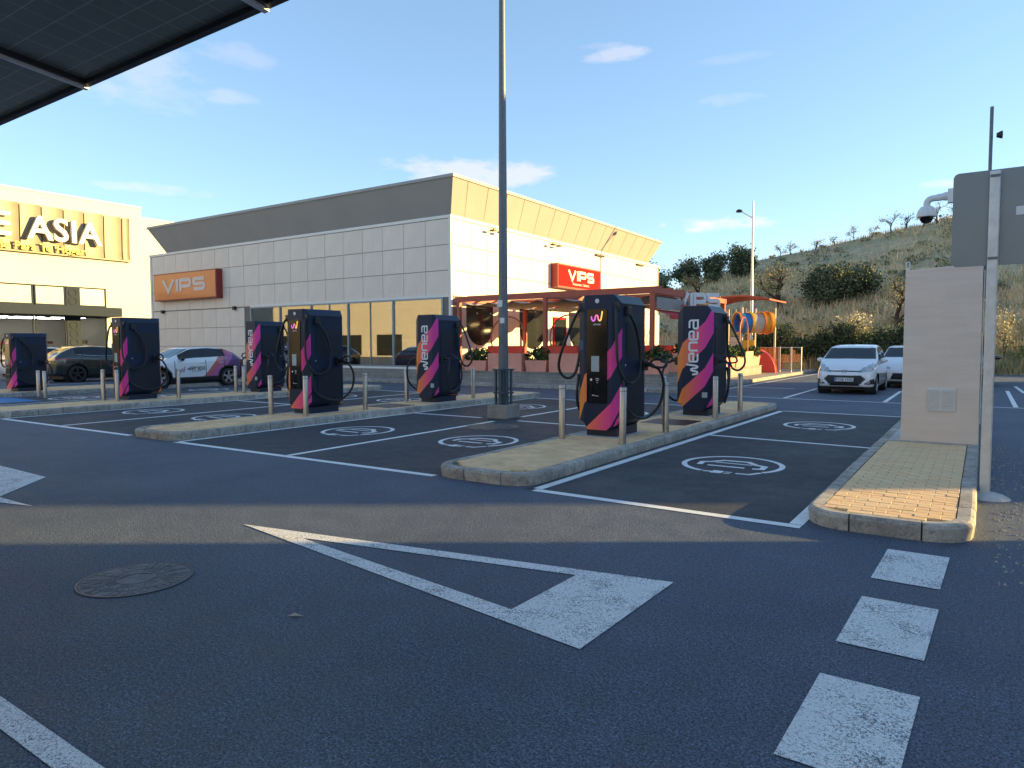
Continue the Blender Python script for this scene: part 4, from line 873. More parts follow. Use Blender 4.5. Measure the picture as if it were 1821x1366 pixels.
# ------------------------------------------------------------------ unseen blocks added outside the frame for shade on the lot and window reflections
t = thing('bay_shade_block', 'unseen large cream block added beyond the right edge to shade the lot', 'building', (0, 0, 0)); MB().box(12.6, 21.2, 22.15, 41.6, 0, 10.75).build('wall', M['lit'], t); MB().box(12.5, 21.3, 22.05, 41.7, 10.751, 10.9).build('coping', M['trim'], t)  # added sun blocker: keeps bays and cars in shade, bounds the sun strip
for k in range(5): f = MB().box(12.56, 12.598, 23+3.6*k, 25.6+3.6*k, .4, 3.0).build('window', M['darkwin'], t)
t = thing('lane_shade_block', 'unseen low rendered block added at the right to shade the near lane', 'building', (0, 0, 0)); MB().box(6.2, 14, .5, 10.5, 0, 5.0).build('wall', M['render'], t); MB().box(6.1, 14.1, .4, 10.6, 5.001, 5.15).build('coping', M['trim'], t); MB().box(6.15, 6.198, 3.5, 4.6, 0, 2.1).build('door', M['greysteel'], t)  # added sun blocker: shades the foreground up to the sun strip
t = thing('reflected_block', 'unseen long cream block added behind the camera for the windows to reflect', 'building', (0, 0, 0)); MB().box(-110, 4, -42, -25, 0, 9.0).build('wall', M['lit'], t); MB().box(-110.1, 4.1, -42, -24.9, 9.001, 9.2).build('coping', M['trim'], t)  # added so the restaurant windows mirror a sunlit wall
for k in range(14): MB().box(-104+7.4*k, -99.5+7.4*k, -24.998, -24.95, .2, 3.0).build('window', M['darkwin'], t)

# ------------------------------------------------------------------ cars
M['carwhite'] = mat('white_car_paint', (.74, .75, .76), .28, var=0, coat=1); M['cardark'] = mat('dark_green_black_paint', (.012, .020, .016), .2, var=0, coat=1, spec=.6); M['carblack'] = mat('black_car_paint', (.01, .01, .012), .2, var=0, coat=1)
M['clad'] = mat('black_cladding', (.018, .018, .02), .6, var=.05); M['lamp'] = mat('headlamp_lens', (.42, .46, .50), .08, .55, var=.25, scale=22, coat=1); M['tail'] = mat('tail_lamp', (.25, .012, .012), .15, var=.05, coat=1); M['rim'] = mat('alloy_rim', (.55, .56, .58), .3, .9, var=.05); M['rimdark'] = mat('dark_rim', (.06, .06, .065), .35, .8, var=.05); M['seam'] = mat('panel_gap', (.05, .05, .055), .6, var=0); M['chrome'] = mat('chrome', (.60, .61, .63), .2, .5, var=0)
def wrap_mat():
    m, t, b = nt('wrapped_car_paint'); tc = t.nodes.new('ShaderNodeTexCoord'); sp = t.nodes.new('ShaderNodeSeparateXYZ'); t.links.new(tc.outputs['Object'], sp.inputs[0]); x, y, z = sp.outputs
    d = mth(t, 'MULTIPLY_ADD', z, -.85, y)
    c = ramp(t, mth(t, 'MULTIPLY_ADD', d, .5, .5), [(0, (.74, .75, .77)), (.50, (.74, .75, .77)), (.502, (.56, .16, .10)), (.60, (.50, .12, .17)), (.70, (.42, .13, .30)), (.80, (.40, .12, .33)), (.82, (.10, .05, .20)), (1, (.08, .04, .16))])
    t.links.new(c, b.inputs['Base Color']); b.inputs['Roughness'].default_value = .3; b.inputs['Coat Weight'].default_value = 1; b.inputs['Coat Roughness'].default_value = .05; return m
M['wrap'] = wrap_mat()
def smooth_interp(xs, ys, q):
    d = np.linspace(xs[0], xs[-1], 500); v = np.interp(d, xs, ys); k = np.exp(-.5*(np.arange(-24, 25)/9.)**2); k /= k.sum(); v = np.convolve(np.pad(v, 24, mode='reflect', reflect_type='odd'), k, 'valid'); return np.interp(q, d, v)
def cat_np(C, per):
    C = np.asarray(C); Q = np.concatenate([C[:1]*2-C[1:2], C, C[-1:]*2-C[-2:-1]]); out = []
    for i in range(1, len(Q)-2):
        for k in range(per):
            t = k/per; a, b, c, d = Q[i-1], Q[i], Q[i+1], Q[i+2]; out.append(.5*(2*b+(c-a)*t+(2*a-5*b+4*c-d)*t*t+(3*b-a-3*c+d)*t**3))
    out.append(C[-1]); return np.array(out)
def make_car(name, label, S, loc, rotz, body, rimm):
    root = thing(name, label, 'car', loc, rotz, 'parked cars'); ny = 150
    st = np.array(S['y']); q = np.linspace(st[0], st[-1], ny)
    g = {k: smooth_interp(st, np.array(S[k]), q) for k in ('w', 'zt', 'zl', 'zb', 'wt')}
    rings = []
    for i in range(ny):
        w, zt, zl, zb, wt = (g[k][i] for k in ('w', 'zt', 'zl', 'zb', 'wt')); h = zl-zb; gh = zt-zl
        C = [(0, zb), (.55*w, zb), (.86*w, zb+.01), (.955*w, zb+.07), (.99*w, zb+.30*h), (w, zb+.60*h), (.985*w, zl-.10*h), (.955*w, zl-.01), (.925*w*.5+wt*.5+.015, zl+.42*gh), (wt+.005, zl+.80*gh), (wt*.90, zl+.955*gh), (wt*.5, zt-.006), (0, zt)]
        h_ = cat_np(C, 4); rings.append(np.concatenate([h_, h_[1:-1][::-1]*np.array([-1, 1])]))
    R = np.array(rings); nr = R.shape[1]
    def cap(r, y0, sgn, bulge):
        zc = (r[:, 1].min()+r[:, 1].max())/2*.97; out = []
        for s in np.linspace(1, 0, 17)[1:]:
            p = r.copy(); p[:, 0] *= s; p[:, 1] = zc+(p[:, 1]-zc)*s; out.append(np.column_stack([p[:, 0], np.full(nr, y0+sgn*bulge*(1-s**2.6)), p[:, 1]]))
        return out
    G = cap(R[0], q[0], -1, S.get('nose', .10))[::-1]+[np.column_stack([R[i][:, 0], np.full(nr, q[i]), R[i][:, 1]]) for i in range(ny)]+cap(R[-1], q[-1], 1, S.get('tail', .07))
    V = np.array(G); NI = len(V); Vf = V.reshape(-1, 3)
    faces = {}; wh = S['wheels']; rw = S['rw']; ra = rw+.055
    idx = lambda i, j: i*nr+(j % nr)
    zlf = lambda y: float(np.interp(y, q, g['zl'])); ztf = lambda y: float(np.interp(y, q, g['zt'])); wtf = lambda y: float(np.interp(y, q, g['wt'])); wf = lambda y: float(np.interp(y, q, g['w']))
    reg = S['reg']; Vo = Vf.copy()
    for i in range(NI-1):
        for j in range(nr):
            f = (idx(i, j), idx(i, j+1), idx(i+1, j+1), idx(i+1, j)); P = Vf[list(f)]; c = P.mean(0); n = np.cross(P[2]-P[0], P[3]-P[1]); l = np.linalg.norm(n)
            if l < 1e-9: continue
            n = n/l
            if n@(c-np.array([0, np.clip(c[1], -1.2, 1.2), .75])) < 0: n = -n
            x, y, z = c; ax = abs(x)
            if any((y-yw)**2+(z-rw)**2 < ra*ra for yw in wh) and ax > .55*wf(y) and z < zlf(y): continue
            gh = max(.02, ztf(y)-zlf(y)); rel = (z-zlf(y))/gh; side = 1 if x > 0 else -1; k = None
            if gh > .2 and .13 < rel < .84 and abs(n[0]) > .42 and ax > .8*wtf(y):
                for wi, (a0, a1, b0, b1) in enumerate(S['side']):
                    if a0+(a1-a0)*rel < y < b0+(b1-b0)*rel: k = ('side_window', wi, side)
                if k is None and S['side'][0][0] < y < S['side'][-1][2] and S.get('pillar'): k = ('pillar_trim', 0, side)
            if k is None and S['cowl'] < y < S['roof0'] and rel > .16 and ax < .93*wtf(y)+(1-min(1, rel))*.10 and z < ztf(S['roof0'])-.03: k = ('windshield', 0, 0)
            if k is None and S['roof1'] < y < S['hatch'] and rel > .12 and ax < .88*wtf(y) and z < ztf(S['roof1'])-.03: k = ('rear_window', 0, 0)
            if k is None: k = reg(x, y, z, n, side)
            if k is None and abs(n[0]) > .5 and any(abs(y-d) < .012 for d in S['doors']) and z < zlf(y)+.0 and z > .33: k = ('door_gap', 0, 0)
            faces.setdefault(k or ('body', 0, 0), []).append(f)
    for yw in wh:
        d = np.hypot(Vf[:, 1]-yw, Vf[:, 2]-rw); m_ = (d < ra) & (np.abs(Vf[:, 0]) > .5*S['w'][3]) & (Vf[:, 2] < 1.2)
        if m_.any(): s = ra/np.maximum(d[m_], 1e-3); Vf[m_, 1] = yw+(Vf[m_, 1]-yw)*s; Vf[m_, 2] = np.maximum(rw+(Vf[m_, 2]-rw)*s, .12)
    MM = {'body': body, 'side_window': M['carglass'], 'pillar_trim': M['clad'], 'windshield': M['carglass'], 'rear_window': M['carglass'], 'door_gap': M['seam'], 'headlight': M['lamp'], 'tail_light': M['tail'], 'grille': M['clad'], 'cladding': M['clad'], 'fog_lamp': M['clad'], 'bumper_trim': M['clad'], 'chrome_trim': M['chrome']}
    for (nm, _, _), fs in faces.items():
        fs = np.array(fs); u, inv = np.unique(fs, return_inverse=True); mesh_np(nm, Vf[u], inv.reshape(-1, 4), MM[nm], root, smooth=True)
    W0 = max(S['w'])
    for yw in wh:
        for s in (-1, 1):
            MB().lathe([(.02, s*(W0-.34)), (ra, s*(W0-.34)), (ra, s*(W0-.05)), (ra-.004, s*(W0-.05)), (ra-.004, s*(W0-.33)), (.02, s*(W0-.33))], (0, yw, rw), 24, 'x').build('wheel_well', M['clad'], root)
            e = s*(W0-.025); d = s*(W0-.22)
            ty = MB().lathe([(rw*.62, d), (rw*.93, d), (rw, d+s*.03), (rw, e-s*.03), (rw*.95, e-s*.004), (rw*.70, e), (rw*.66, e-s*.02)], (0, yw, rw), 28, 'x', False).build('wheel', M['tyre'], root, smooth=True)
            rm = MB(); rm.lathe([(rw*.71, e-s*.002), (rw*.66, e-s*.002), (rw*.62, e-s*.05), (rw*.61, e-s*.12)], (0, yw, rw), 24, 'x', False); rm.lathe([(.0, e-s*.008), (.05, e-s*.012), (.055, e-s*.05)], (0, yw, rw), 12, 'x')
            for k in range(5):
                a = 2*math.pi*k/5+.3; c_, s_ = math.cos(a), math.sin(a); vs = []
                for r_, hw in ((.03, .04), (rw*.66, .035)):
                    for o in (-hw, hw):
                        for xx in (e-s*.05, e-s*.006): vs.append((xx, yw+c_*r_-s_*o, rw+s_*r_+c_*o))
                rm.add(vs, [(0, 1, 3, 2), (4, 6, 7, 5), (0, 4, 5, 1), (2, 3, 7, 6), (1, 5, 7, 3), (0, 2, 6, 4)])
            rm.build('rim', rimm, ty)
    for s in (-1, 1):
        yw = S['cowl']+.42; zz = zlf(yw)+.07; xx = s*(wf(yw)+.075)
        mr = MB(); mr.lathe([(.0, -.075), (.05, -.065), (.085, -.02), (.088, .03), (.07, .045), (.0, .045)], (0, 0, 0), 16, 'y'); mr.v = [(a*1.15+xx, b+yw, c*.85+zz) for a, b, c in mr.v]
        mr.tube([(s*(wf(yw)-.06), yw+.02, zz-.07), (xx, yw+.01, zz-.03)], .025, 6); mr.build('mirror', S.get('mirror', body), root, smooth=True)
    MB().box(-W0*.8, W0*.8, q[0]+.25, q[-1]-.25, .14, g['zb'].min()+.05).build('underbody', M['clad'], root)
    fsel = Vo
    def fy(x, z):
        m_ = (fsel[:, 1] < -.6*abs(q[0])); P = fsel[m_]; d = (P[:, 0]-x)**2+(P[:, 2]-z)**2; return P[np.argsort(d)[:4], 1].min()
    def ry(x, z):
        m_ = (fsel[:, 1] > .6*abs(q[-1])); P = fsel[m_]; d = (P[:, 0]-x)**2+(P[:, 2]-z)**2; return P[np.argsort(d)[:4], 1].max()
    return root, fy, ry, W0
# small hatchback
def reg_hatch(x, y, z, n, side):
    ax = abs(x)
    if y < -1.25 and n[1] < .25:
        if .27 < z < .58 and ax < .56-.95*abs(z-.47): return ('grille', 0, 0)
        if .683 < z < .712 and ax < .42: return ('bumper_trim', 0, 0)
        t = (ax-.37)/.38
        if 0 < t < 1.1 and .655+.05*t < z < .715+.26*t: return ('headlight', 0, side)
        if .50 < ax < .78 and .31 < z < .31+.75*(min(ax-.50, .20)) and z < .46: return ('fog_lamp', 0, side)
        if z < .235: return ('cladding', 0, 0)
    if z < .215: return ('cladding', 0, 0)
    if y > 1.5 and .80 < z < 1.15 and .52 < ax: return ('tail_light', 0, side)
HAT = dict(y=[-1.74, -1.62, -1.40, -1.05, -.86, -.12, .5, 1.2, 1.55, 1.75], w=[.64, .76, .805, .825, .83, .83, .83, .82, .78, .72], zt=[.70, .80, .895, 1.0, 1.06, 1.44, 1.50, 1.46, 1.28, 1.0], zl=[.62, .71, .80, .89, .93, .95, .97, 1.0, 1.0, .93],
           zb=[.24, .20, .19, .19, .19, .19, .19, .19, .22, .27], wt=[.52, .66, .73, .765, .77, .67, .66, .65, .64, .64], wheels=(-1.14, 1.24), rw=.29, side=[(-.62, -.20, .26, .30), (.34, .36, 1.02, .86)], pillar=False, cowl=-.88, roof0=-.16, roof1=1.22, hatch=1.66, doors=(-.72, .30, 1.12), reg=reg_hatch)
i10, fy, ry, W0 = make_car('hatchback_car', 'white small hatchback facing the camera with its number plate visible', HAT, (-3.38, 24.45, 0), 0, M['carwhite'], M['rim'])
def plate(root, y, z, txt, face, x=0):
    p = MB().box(x-.26, x+.26, min(y, y+face*.012), max(y, y+face*.012), z-.055, z+.055).build('number_plate', M['whitep'], root)
    yy = y+face*.0125 if face > 0 else y-.0005+face*.0125
    MB().box(x-.26*(-face)*1-.0 if face > 0 else x-.26, x-.215 if face < 0 else x-.215, min(yy, yy+face*.001), max(yy, yy+face*.001), z-.055, z+.055).build('blue_band', M['blu'], p)
    ex = (1, 0, 0) if face < 0 else (-1, 0, 0); text_mesh('plate_text', txt, .115, M['black'], p, rot_from(ex, (0, 0, 1), (x+.02*(1 if face < 0 else -1), yy+face*.002, z)), .0005, offset=.001)
plate(i10, fy(0, .46)-.03, .455, '9336 HXL', -1)
em = MB(); ye = fy(0, .70)-.012; em.ribbon([(.082*math.cos(a), .042*math.sin(a)+.70) for a in np.linspace(0, 2*math.pi, 25)[:-1]], .012, lambda a, b, d: (a, ye-d, b), closed=True, depth=.008)
em.ribbon([(-.04, .672), (-.022, .728)], .014, lambda a, b, d: (a, ye-d, b), depth=.008); em.ribbon([(.022, .672), (.04, .728)], .014, lambda a, b, d: (a, ye-d, b), depth=.008); em.ribbon([(-.032, .693), (.032, .707)], .014, lambda a, b, d: (a, ye-d, b), depth=.008); em.build('emblem', M['chrome'], i10)
for s in (-1, 1):
    yl = fy(s*.64, .38)-.012; MB().lathe([(.045, yl+.02), (.045, yl), (.03, yl-.006), (.0, yl-.004)], (s*.64, 0, .375), 16, 'y').build('fog_lamp_lens', M['lamp'], i10)
    yl = fy(s*.60, .77)-.01; MB().lathe([(.05, yl+.01), (.05, yl-.012), (.036, yl-.016), (.0, yl-.01)], (s*.60, 0, .765), 16, 'y').build('headlight_reflector', M['chrome'], i10)
def reg_city(x, y, z, n, side):
    ax = abs(x)
    if y < -1.2 and n[1] < .3:
        t = (ax-.42)/.36
        if 0 < t < 1.1 and .64+.06*t < z < .70+.17*t: return ('headlight', 0, side)
        if .30 < z < .52 and ax < .42-.35*(z-.30): return ('grille', 0, 0)
        if .34 < z < .34+.28*(ax-.48) and .50 < ax < .74: return ('fog_lamp', 0, side)
    if z < .22: return ('cladding', 0, 0)
    if y > 1.5 and .75 < z < 1.15 and .52 < ax: return ('tail_light', 0, side)
CIT = dict(HAT); CIT['reg'] = reg_city; CIT['zt'] = [.68, .78, .88, .99, 1.05, 1.43, 1.47, 1.42, 1.24, .98]
make_car('hatchback_car', 'white hatchback half hidden behind the beige cabinet', CIT, (-2.15, 28.6, 0), 0, M['carwhite'], M['rim'])
make_car('black_car', 'black car mostly hidden behind the sign post', CIT, (-.42, 30.6, 0), 0, M['carblack'], M['rim'])
# electric crossover with the charging company wrap
def reg_cross(x, y, z, n, side):
    ax = abs(x)
    if z < .40 and abs(n[0]) > .2 or z < .30: return ('cladding', 0, 0)
    if any((y-yw)**2+(z-.345)**2 < .46**2 for yw in (-1.32, 1.36)) and ax > .7: return ('cladding', 1, side)
    if y < -1.7 and .66 < z < .76 and ax > .38: return ('headlight', 0, side)
    if y > 1.85 and .86 < z < .96: return ('tail_light', 0, 0)
CRO = dict(y=[-2.0, -1.9, -1.65, -1.15, -.95, -.10, .6, 1.3, 1.85, 2.06], w=[.70, .80, .86, .885, .89, .89, .89, .885, .85, .78], zt=[.72, .86, .96, 1.03, 1.07, 1.46, 1.505, 1.44, 1.22, 1.02], zl=[.64, .78, .88, .95, .97, .99, 1.01, 1.06, 1.06, .96],
           zb=[.28, .22, .2, .2, .2, .2, .2, .2, .24, .3], wt=[.55, .68, .74, .76, .75, .63, .62, .60, .60, .64], wheels=(-1.32, 1.36), rw=.345, side=[(-.62, -.12, .34, .38), (.40, .42, 1.28, .95)], pillar=True, cowl=-.97, roof0=-.14, roof1=1.32, hatch=1.92, doors=(-.78, .40, 1.18), reg=reg_cross, mirror=M['black'])
meg, fy2, ry2, W2 = make_car('wrapped_car', 'white electric crossover with pink and purple wrap and company lettering', CRO, (-24.75, 14.55, 0), 0, M['wrap'], M['rim'])
lt = MB(); xs = .903; strokes(lt, 'wenea', .105, .2, lambda a, b, d: (xs, a+.02, b+.70), gap=.34); lt.build('lettering', M['black'], meg)
lg = MB(); lg.ribbon([(-.62+(a)*.17-.0, .58+b*.15) for a, b in GL['w'][0]], .022, lambda a, b, d: (xs, a, b)); lg.build('logo', mat('wrap_logo', (.35, .08, .14), .4, var=0), meg)
text_mesh('small_lettering', 'Driving e-Mobility', .055, M['black'], meg, rot_from((0, 1, 0), (0, 0, 1), (xs, .03, .60)), .0005)
# dark crossover
def reg_suv(x, y, z, n, side):
    ax = abs(x)
    if z < .36: return ('cladding', 0, 0)
    if any((y-yw)**2+(z-.36)**2 < .47**2 for yw in (-1.35, 1.33)) and ax > .7 and abs(n[0]) > .3: return ('cladding', 1, side)
    if y > 1.6 and .93 < z < 1.03 and (ax > .35): return ('tail_light', 0, side)
    if y > 1.95 and .985 < z < 1.01: return ('tail_light', 0, side)
    if y < -1.8 and .70 < z < .84 and ax > .4: return ('headlight', 0, side)
SUV = dict(y=[-2.1, -2.0, -1.7, -1.2, -1.0, -.15, .6, 1.3, 1.8, 2.1], w=[.72, .82, .88, .905, .91, .91, .91, .905, .87, .80], zt=[.80, .92, 1.0, 1.06, 1.10, 1.50, 1.55, 1.50, 1.28, 1.05], zl=[.72, .84, .92, .98, 1.0, 1.02, 1.04, 1.08, 1.08, 1.0],
           zb=[.30, .25, .22, .22, .22, .22, .22, .22, .26, .34], wt=[.58, .70, .76, .78, .77, .65, .64, .62, .62, .66], wheels=(-1.35, 1.33), rw=.36, side=[(-.66, -.18, .34, .38), (.42, .44, 1.36, 1.0)], pillar=True, cowl=-1.02, roof0=-.19, roof1=1.32, hatch=1.95, doors=(-.82, .40, 1.15), reg=reg_suv)
lex, fy3, ry3, W3 = make_car('dark_car', 'dark green crossover seen from its rear corner beside the charger', SUV, (-32.4, 15.25, 0), math.pi, M['cardark'], M['rimdark'])
MB().box(-.26, .26, ry3(0, .78)+.005, ry3(0, .78)+.02, .72, .84).build('number_plate', M['whitep'], lex)
for s in (-1, 1):
    ch = MB(); 
    ch.tube([(s*.845, -.62, 1.085), (s*.86, .2, 1.10), (s*.86, .9, 1.13), (s*.82, 1.33, 1.17)], .012, 6); ch.build('chrome_strip', M['chrome'], lex)
    for y in (.22, .98): MB().box(min(s*.905, s*.93), max(s*.905, s*.93), y-.12, y+.06, .92, .95).build('door_handle', M['cardark'], lex, bevel=.008)
make_car('white_car', 'white car half hidden behind the low charger at the left edge', CRO, (-36.4, 15.0, 0), math.pi, M['carwhite'], M['rim'])
for s in (1,):
    for y in (.30, 1.05): MB().box(.885, .905, y-.10, y+.06, .88, .91).build('door_handle', M['whitep'], meg, bevel=.006)

# ------------------------------------------------------------------ interior chairs behind the restaurant windows
def chair(x, y, rz, lb):
    t = thing('dining_chair', lb, 'chair', (x, y, .5), rz, 'chairs behind the restaurant window'); MB().box(-.22, .22, -.22, .22, .43, .47).build('seat', M['red'], t, bevel=.015); MB().box(-.21, .21, .19, .23, .50, .85).build('backrest', M['red'], t, bevel=.015)
    for sx in (-1, 1):
        for sy in (-1, 1): MB().tube([(sx*.17, sy*.17, .43), (sx*.22, sy*.22, 0)], .014, 6).build('leg', M['galv_pale'], t)
for k, x in enumerate((-25.9, -25.0, -23.2, -22.3, -21.4)): chair(x, 22.75+.1*(k % 2), .3*k, ['red chair at the left inside the restaurant window', 'second red chair from the left inside the restaurant window', 'red chair left of centre in the middle restaurant window', 'red chair in the centre of the middle restaurant window', 'red chair at the right of the middle restaurant window'][k])
for k, x in enumerate((-25.4, -22.7)): 
    tt = thing('dining_table', ('left' if k == 0 else 'right')+' small table among the chairs behind the restaurant window', 'table', (x, 23.4, .5)); MB().lathe([(.38, .72), (.38, .75), (0, .75)], n=20).build('top', M['interior'], tt); MB().tube([(0, 0, 0), (0, 0, .72)], .03, 8).build('stem', M['black'], tt); MB().lathe([(.22, 0), (.22, .02), (.03, .03)], n=16).build('foot', M['black'], tt)

# ------------------------------------------------------------------ hill and vegetation
RX = [-400, -120, -62, -48, -40, -28, -3, 5, 20, 40, 120, 400]; RH = [1, 1.5, 3.5, 6, 9.0, 13.6, 17.4, 18.6, 20.5, 21, 20, 16]
def bumps(X, Y):
    s = 0
    for k, (fx, fy_, a, p) in enumerate(((.11, .07, .35, 0), (.05, .16, .45, 1.3), (.27, .21, .16, 2.1), (.6, .5, .07, .4), (.9, 1.1, .05, 5))): s = s+a*np.sin(fx*X+p*2)*np.cos(fy_*Y+p)
    return s
def hill_z(X, Y):
    X = np.asarray(X, float); Y = np.asarray(Y, float); t = np.clip((Y-41.2)/64., 0, 1); b = np.clip((Y-105)/250., 0, 1)
    prof = np.where(t > 0, .02*np.clip(t*22, 0, 1)+.98*t**1.1, 0)
    return np.interp(X, RX, RH)*prof*(1-.6*b)+bumps(X, Y)*np.clip(t*8, 0, 1)*(1-.3*t)-.02
gx = np.concatenate([np.linspace(-400, -70, 34), np.linspace(-68, 40, 170), np.linspace(44, 400, 36)]); gy = np.concatenate([np.linspace(41, 47, 16), np.linspace(47.6, 112, 110), np.linspace(116, 420, 30)])
XX, YY = np.meshgrid(gx, gy); ZZ = hill_z(XX, YY); nx_, ny_ = len(gx), len(gy)
ii = np.arange(nx_*ny_).reshape(ny_, nx_); F = np.stack([ii[:-1, :-1], ii[:-1, 1:], ii[1:, 1:], ii[1:, :-1]], -1).reshape(-1, 4)
def hill_mat():
    m, t, b = nt('dry_hillside'); n1 = noise(t, .06, 6, .62); n2 = noise(t, .5, 6, .65); n3 = noise(t, 4, 4, .65)
    mp = t.nodes.new('ShaderNodeMapping'); mp.inputs['Scale'].default_value = (.05, .25, .25); t.links.new(t.nodes['TC'].outputs['Object'], mp.inputs[0]); n4 = noise(t, 1, 6, .6, mp.outputs[0])
    c = mixc(t, ramp(t, n4, [(.38, 0.), (.62, 1.)]), (.42, .33, .20), (.62, .45, .27)); c = mixc(t, ramp(t, n2, [(.46, 0.), (.68, .7)]), c, (.30, .28, .16)); c = mixc(t, 1.0, c, ramp(t, n3, [(.3, .6), (.7, 1.3)]), 'MULTIPLY')
    t.links.new(c, b.inputs['Base Color']); b.inputs['Roughness'].default_value = .95; b.inputs['Specular IOR Level'].default_value = .1; bump(t, b, mth(t, 'ADD', n3, n2), .5, .15); return m
tag(mesh_np('hill', np.stack([XX, YY, ZZ], -1).reshape(-1, 3), F, hill_mat(), smooth=True), None, None, None, 'structure')
G1 = [leaf('dry_grass', (.70, .50, .29), .25), leaf('green_grass', (.34, .33, .17), .3), leaf('olive_grass', (.50, .41, .22), .3)]
def grass(name, n, xr, yr, hmin, hmax, seed, mats, wts, blades=6, spread=.25, width=.05, dens=None):
    r = np.random.default_rng(seed); X = r.uniform(*xr, n); Y = yr[0]+(yr[1]-yr[0])*r.random(n)**1.35
    if dens is not None: k = dens(X, Y) > r.random(n); X, Y = X[k], Y[k]
    Z = hill_z(X, Y); n = len(X); B = n*blades; bx = np.repeat(X, blades)+r.normal(0, spread, B); by = np.repeat(Y, blades)+r.normal(0, spread, B); bz = hill_z(bx, by)-.03
    h = r.uniform(hmin, hmax, B)*np.repeat(r.uniform(.6, 1.3, n), blades); a = r.uniform(0, math.pi, B); lx = r.normal(0, .28, B)*h; ly = r.normal(0, .28, B)*h; w = width*r.uniform(.6, 1.4, B)
    P0 = np.stack([bx-np.cos(a)*w, by-np.sin(a)*w, bz], 1); P1 = np.stack([bx+np.cos(a)*w, by+np.sin(a)*w, bz], 1); P2 = np.stack([bx+lx, by+ly, bz+h], 1)
    mi = np.repeat(r.choice(len(mats), n, p=wts), blades)
    o = mesh_np(name, np.stack([P0, P1, P2], 1).reshape(-1, 3), np.arange(3*B).reshape(B, 3), mats, None, mi); return o
patch = lambda X, Y: np.clip(.55+.5*np.sin(.13*X+.4*Y*.35)+.4*np.sin(.05*X-.21*Y+1), .12, 1)
tag(grass('hillside_grass', 26000, (-62, 22), (41.5, 107), .3, .85, 3, G1, [.68, .08, .24], 6, .3, .045, patch), 'dry grass covering the hillside behind the parking', 'grass', None, 'stuff')
tag(grass('bank_grass', 9000, (-16, 16), (41.3, 52), .35, 1.0, 4, G1, [.15, .5, .35], 6, .2, .022), 'tall grey green grass on the bank below the hill', 'grass', None, 'stuff')
SCR = [leaf('scrub_grey', (.27, .28, .18)), leaf('scrub_green', (.15, .17, .085)), leaf('scrub_brown', (.30, .225, .13))]
r = np.random.default_rng(11); PP = []
for k in range(460):
    x = r.uniform(-62, 20); y = 46+60*r.random()**1.1; s = r.uniform(.35, 1.15)*(1 if y < 80 else 1.2); z = float(hill_z(x, y)); PP.append(ball(70, (x, y, z+s*.25), (s, s, s*.55), 100+k, .3))
tag(leaf_cloud('hillside_scrub', np.concatenate(PP), .30, SCR, None, seed=5), 'low grey green scrub scattered over the hillside', 'scrub', None, 'stuff')
M['bark'] = mat('bark', (.06, .045, .032), .95, var=.3, scale=10)
def branches(mb, p, d, l, rad, depth, tips, g, droop=.0):
    q = p+d*l*.5+Vector((g.normal(0, .06), g.normal(0, .06), 0))*l; e = q+(d+Vector((g.normal(0, .15), g.normal(0, .15), .05))).normalized()*l*.5; mb.tube([p, q, e], [rad, rad*.8, rad*.6], 5, False)
    if depth == 0: tips.append(e); return
    for k in range(3 if depth > 1 else 4):
        dd = (d+Vector((g.normal(0, .62), g.normal(0, .62), g.normal(.0, .30)))).normalized(); dd.z = max(dd.z, -.1+droop); branches(mb, e if k else q, dd, l*g.uniform(.6, .82), rad*.55, depth-1, tips, g)
    tips.append(e)
def tree(name, label, x, y, h, rad, m, n, ls, seed, bare=.0, group='trees and bushes on the hill', trunk=.12, cat='tree', full=False):
    z = float(hill_z(x, y)); t = thing(name, label, cat, (x, y, z-.1), 0, group); g = np.random.default_rng(seed); mb = MB(); tips = []
    for k in range(1 if trunk > .1 else 3):
        branches(mb, Vector((g.normal(0, .1), g.normal(0, .1), 0)), Vector((g.normal(0, .12), g.normal(0, .12), 1)).normalized(), h*.36, trunk*h*.28, 3, tips, g)
    P = np.array([tuple(v) for v in tips]); sc = np.array([rad/max(.3, np.abs(P[:, 0]).max()), rad/max(.3, np.abs(P[:, 1]).max()), h*.94/max(.3, P[:, 2].max())])
    mb.v = [(a*sc[0], b*sc[1], c*sc[2]) for a, b, c in mb.v]; P = P*sc; mb.build('trunk', M['bark'], t)
    if n:
        k = g.integers(0, len(P), n); Q = P[k]+g.normal(0, 1, (n, 3))*np.array([rad*.16, rad*.16, h*.08])
        if full:
            c = g.normal(size=(34, 3)); c /= np.linalg.norm(c, axis=1)[:, None]; c = c*np.array([rad*.72, rad*.72, h*.36])*g.uniform(.5, 1.0, (34, 1))+np.array([0, 0, h*.52])
            kk = g.integers(0, 34, n); Q = np.concatenate([Q[:n//4], c[kk]+g.normal(0, 1, (n, 3))*np.array([rad*.15, rad*.15, h*.085])])
        Q = Q[(Q[:, 2] > h*.05)]; leaf_cloud('crown', Q, ls, m, t, seed=seed)
    return t
OL = [leaf('olive_leaf', (.10, .125, .065)), leaf('olive_leaf_grey', (.19, .215, .135)), leaf('olive_leaf_dark', (.045, .062, .034))]
AL = [leaf('almond_leaf', (.32, .28, .11)), leaf('almond_leaf_brown', (.28, .20, .10))]; WH = [leaf('pale_blossom', (.75, .68, .45), .2), leaf('pale_stem', (.46, .40, .22))]; GRN = [leaf('bright_bush', (.15, .20, .05)), leaf('bright_bush_dark', (.05, .085, .028)), leaf('bright_bush_tip', (.34, .36, .10))]
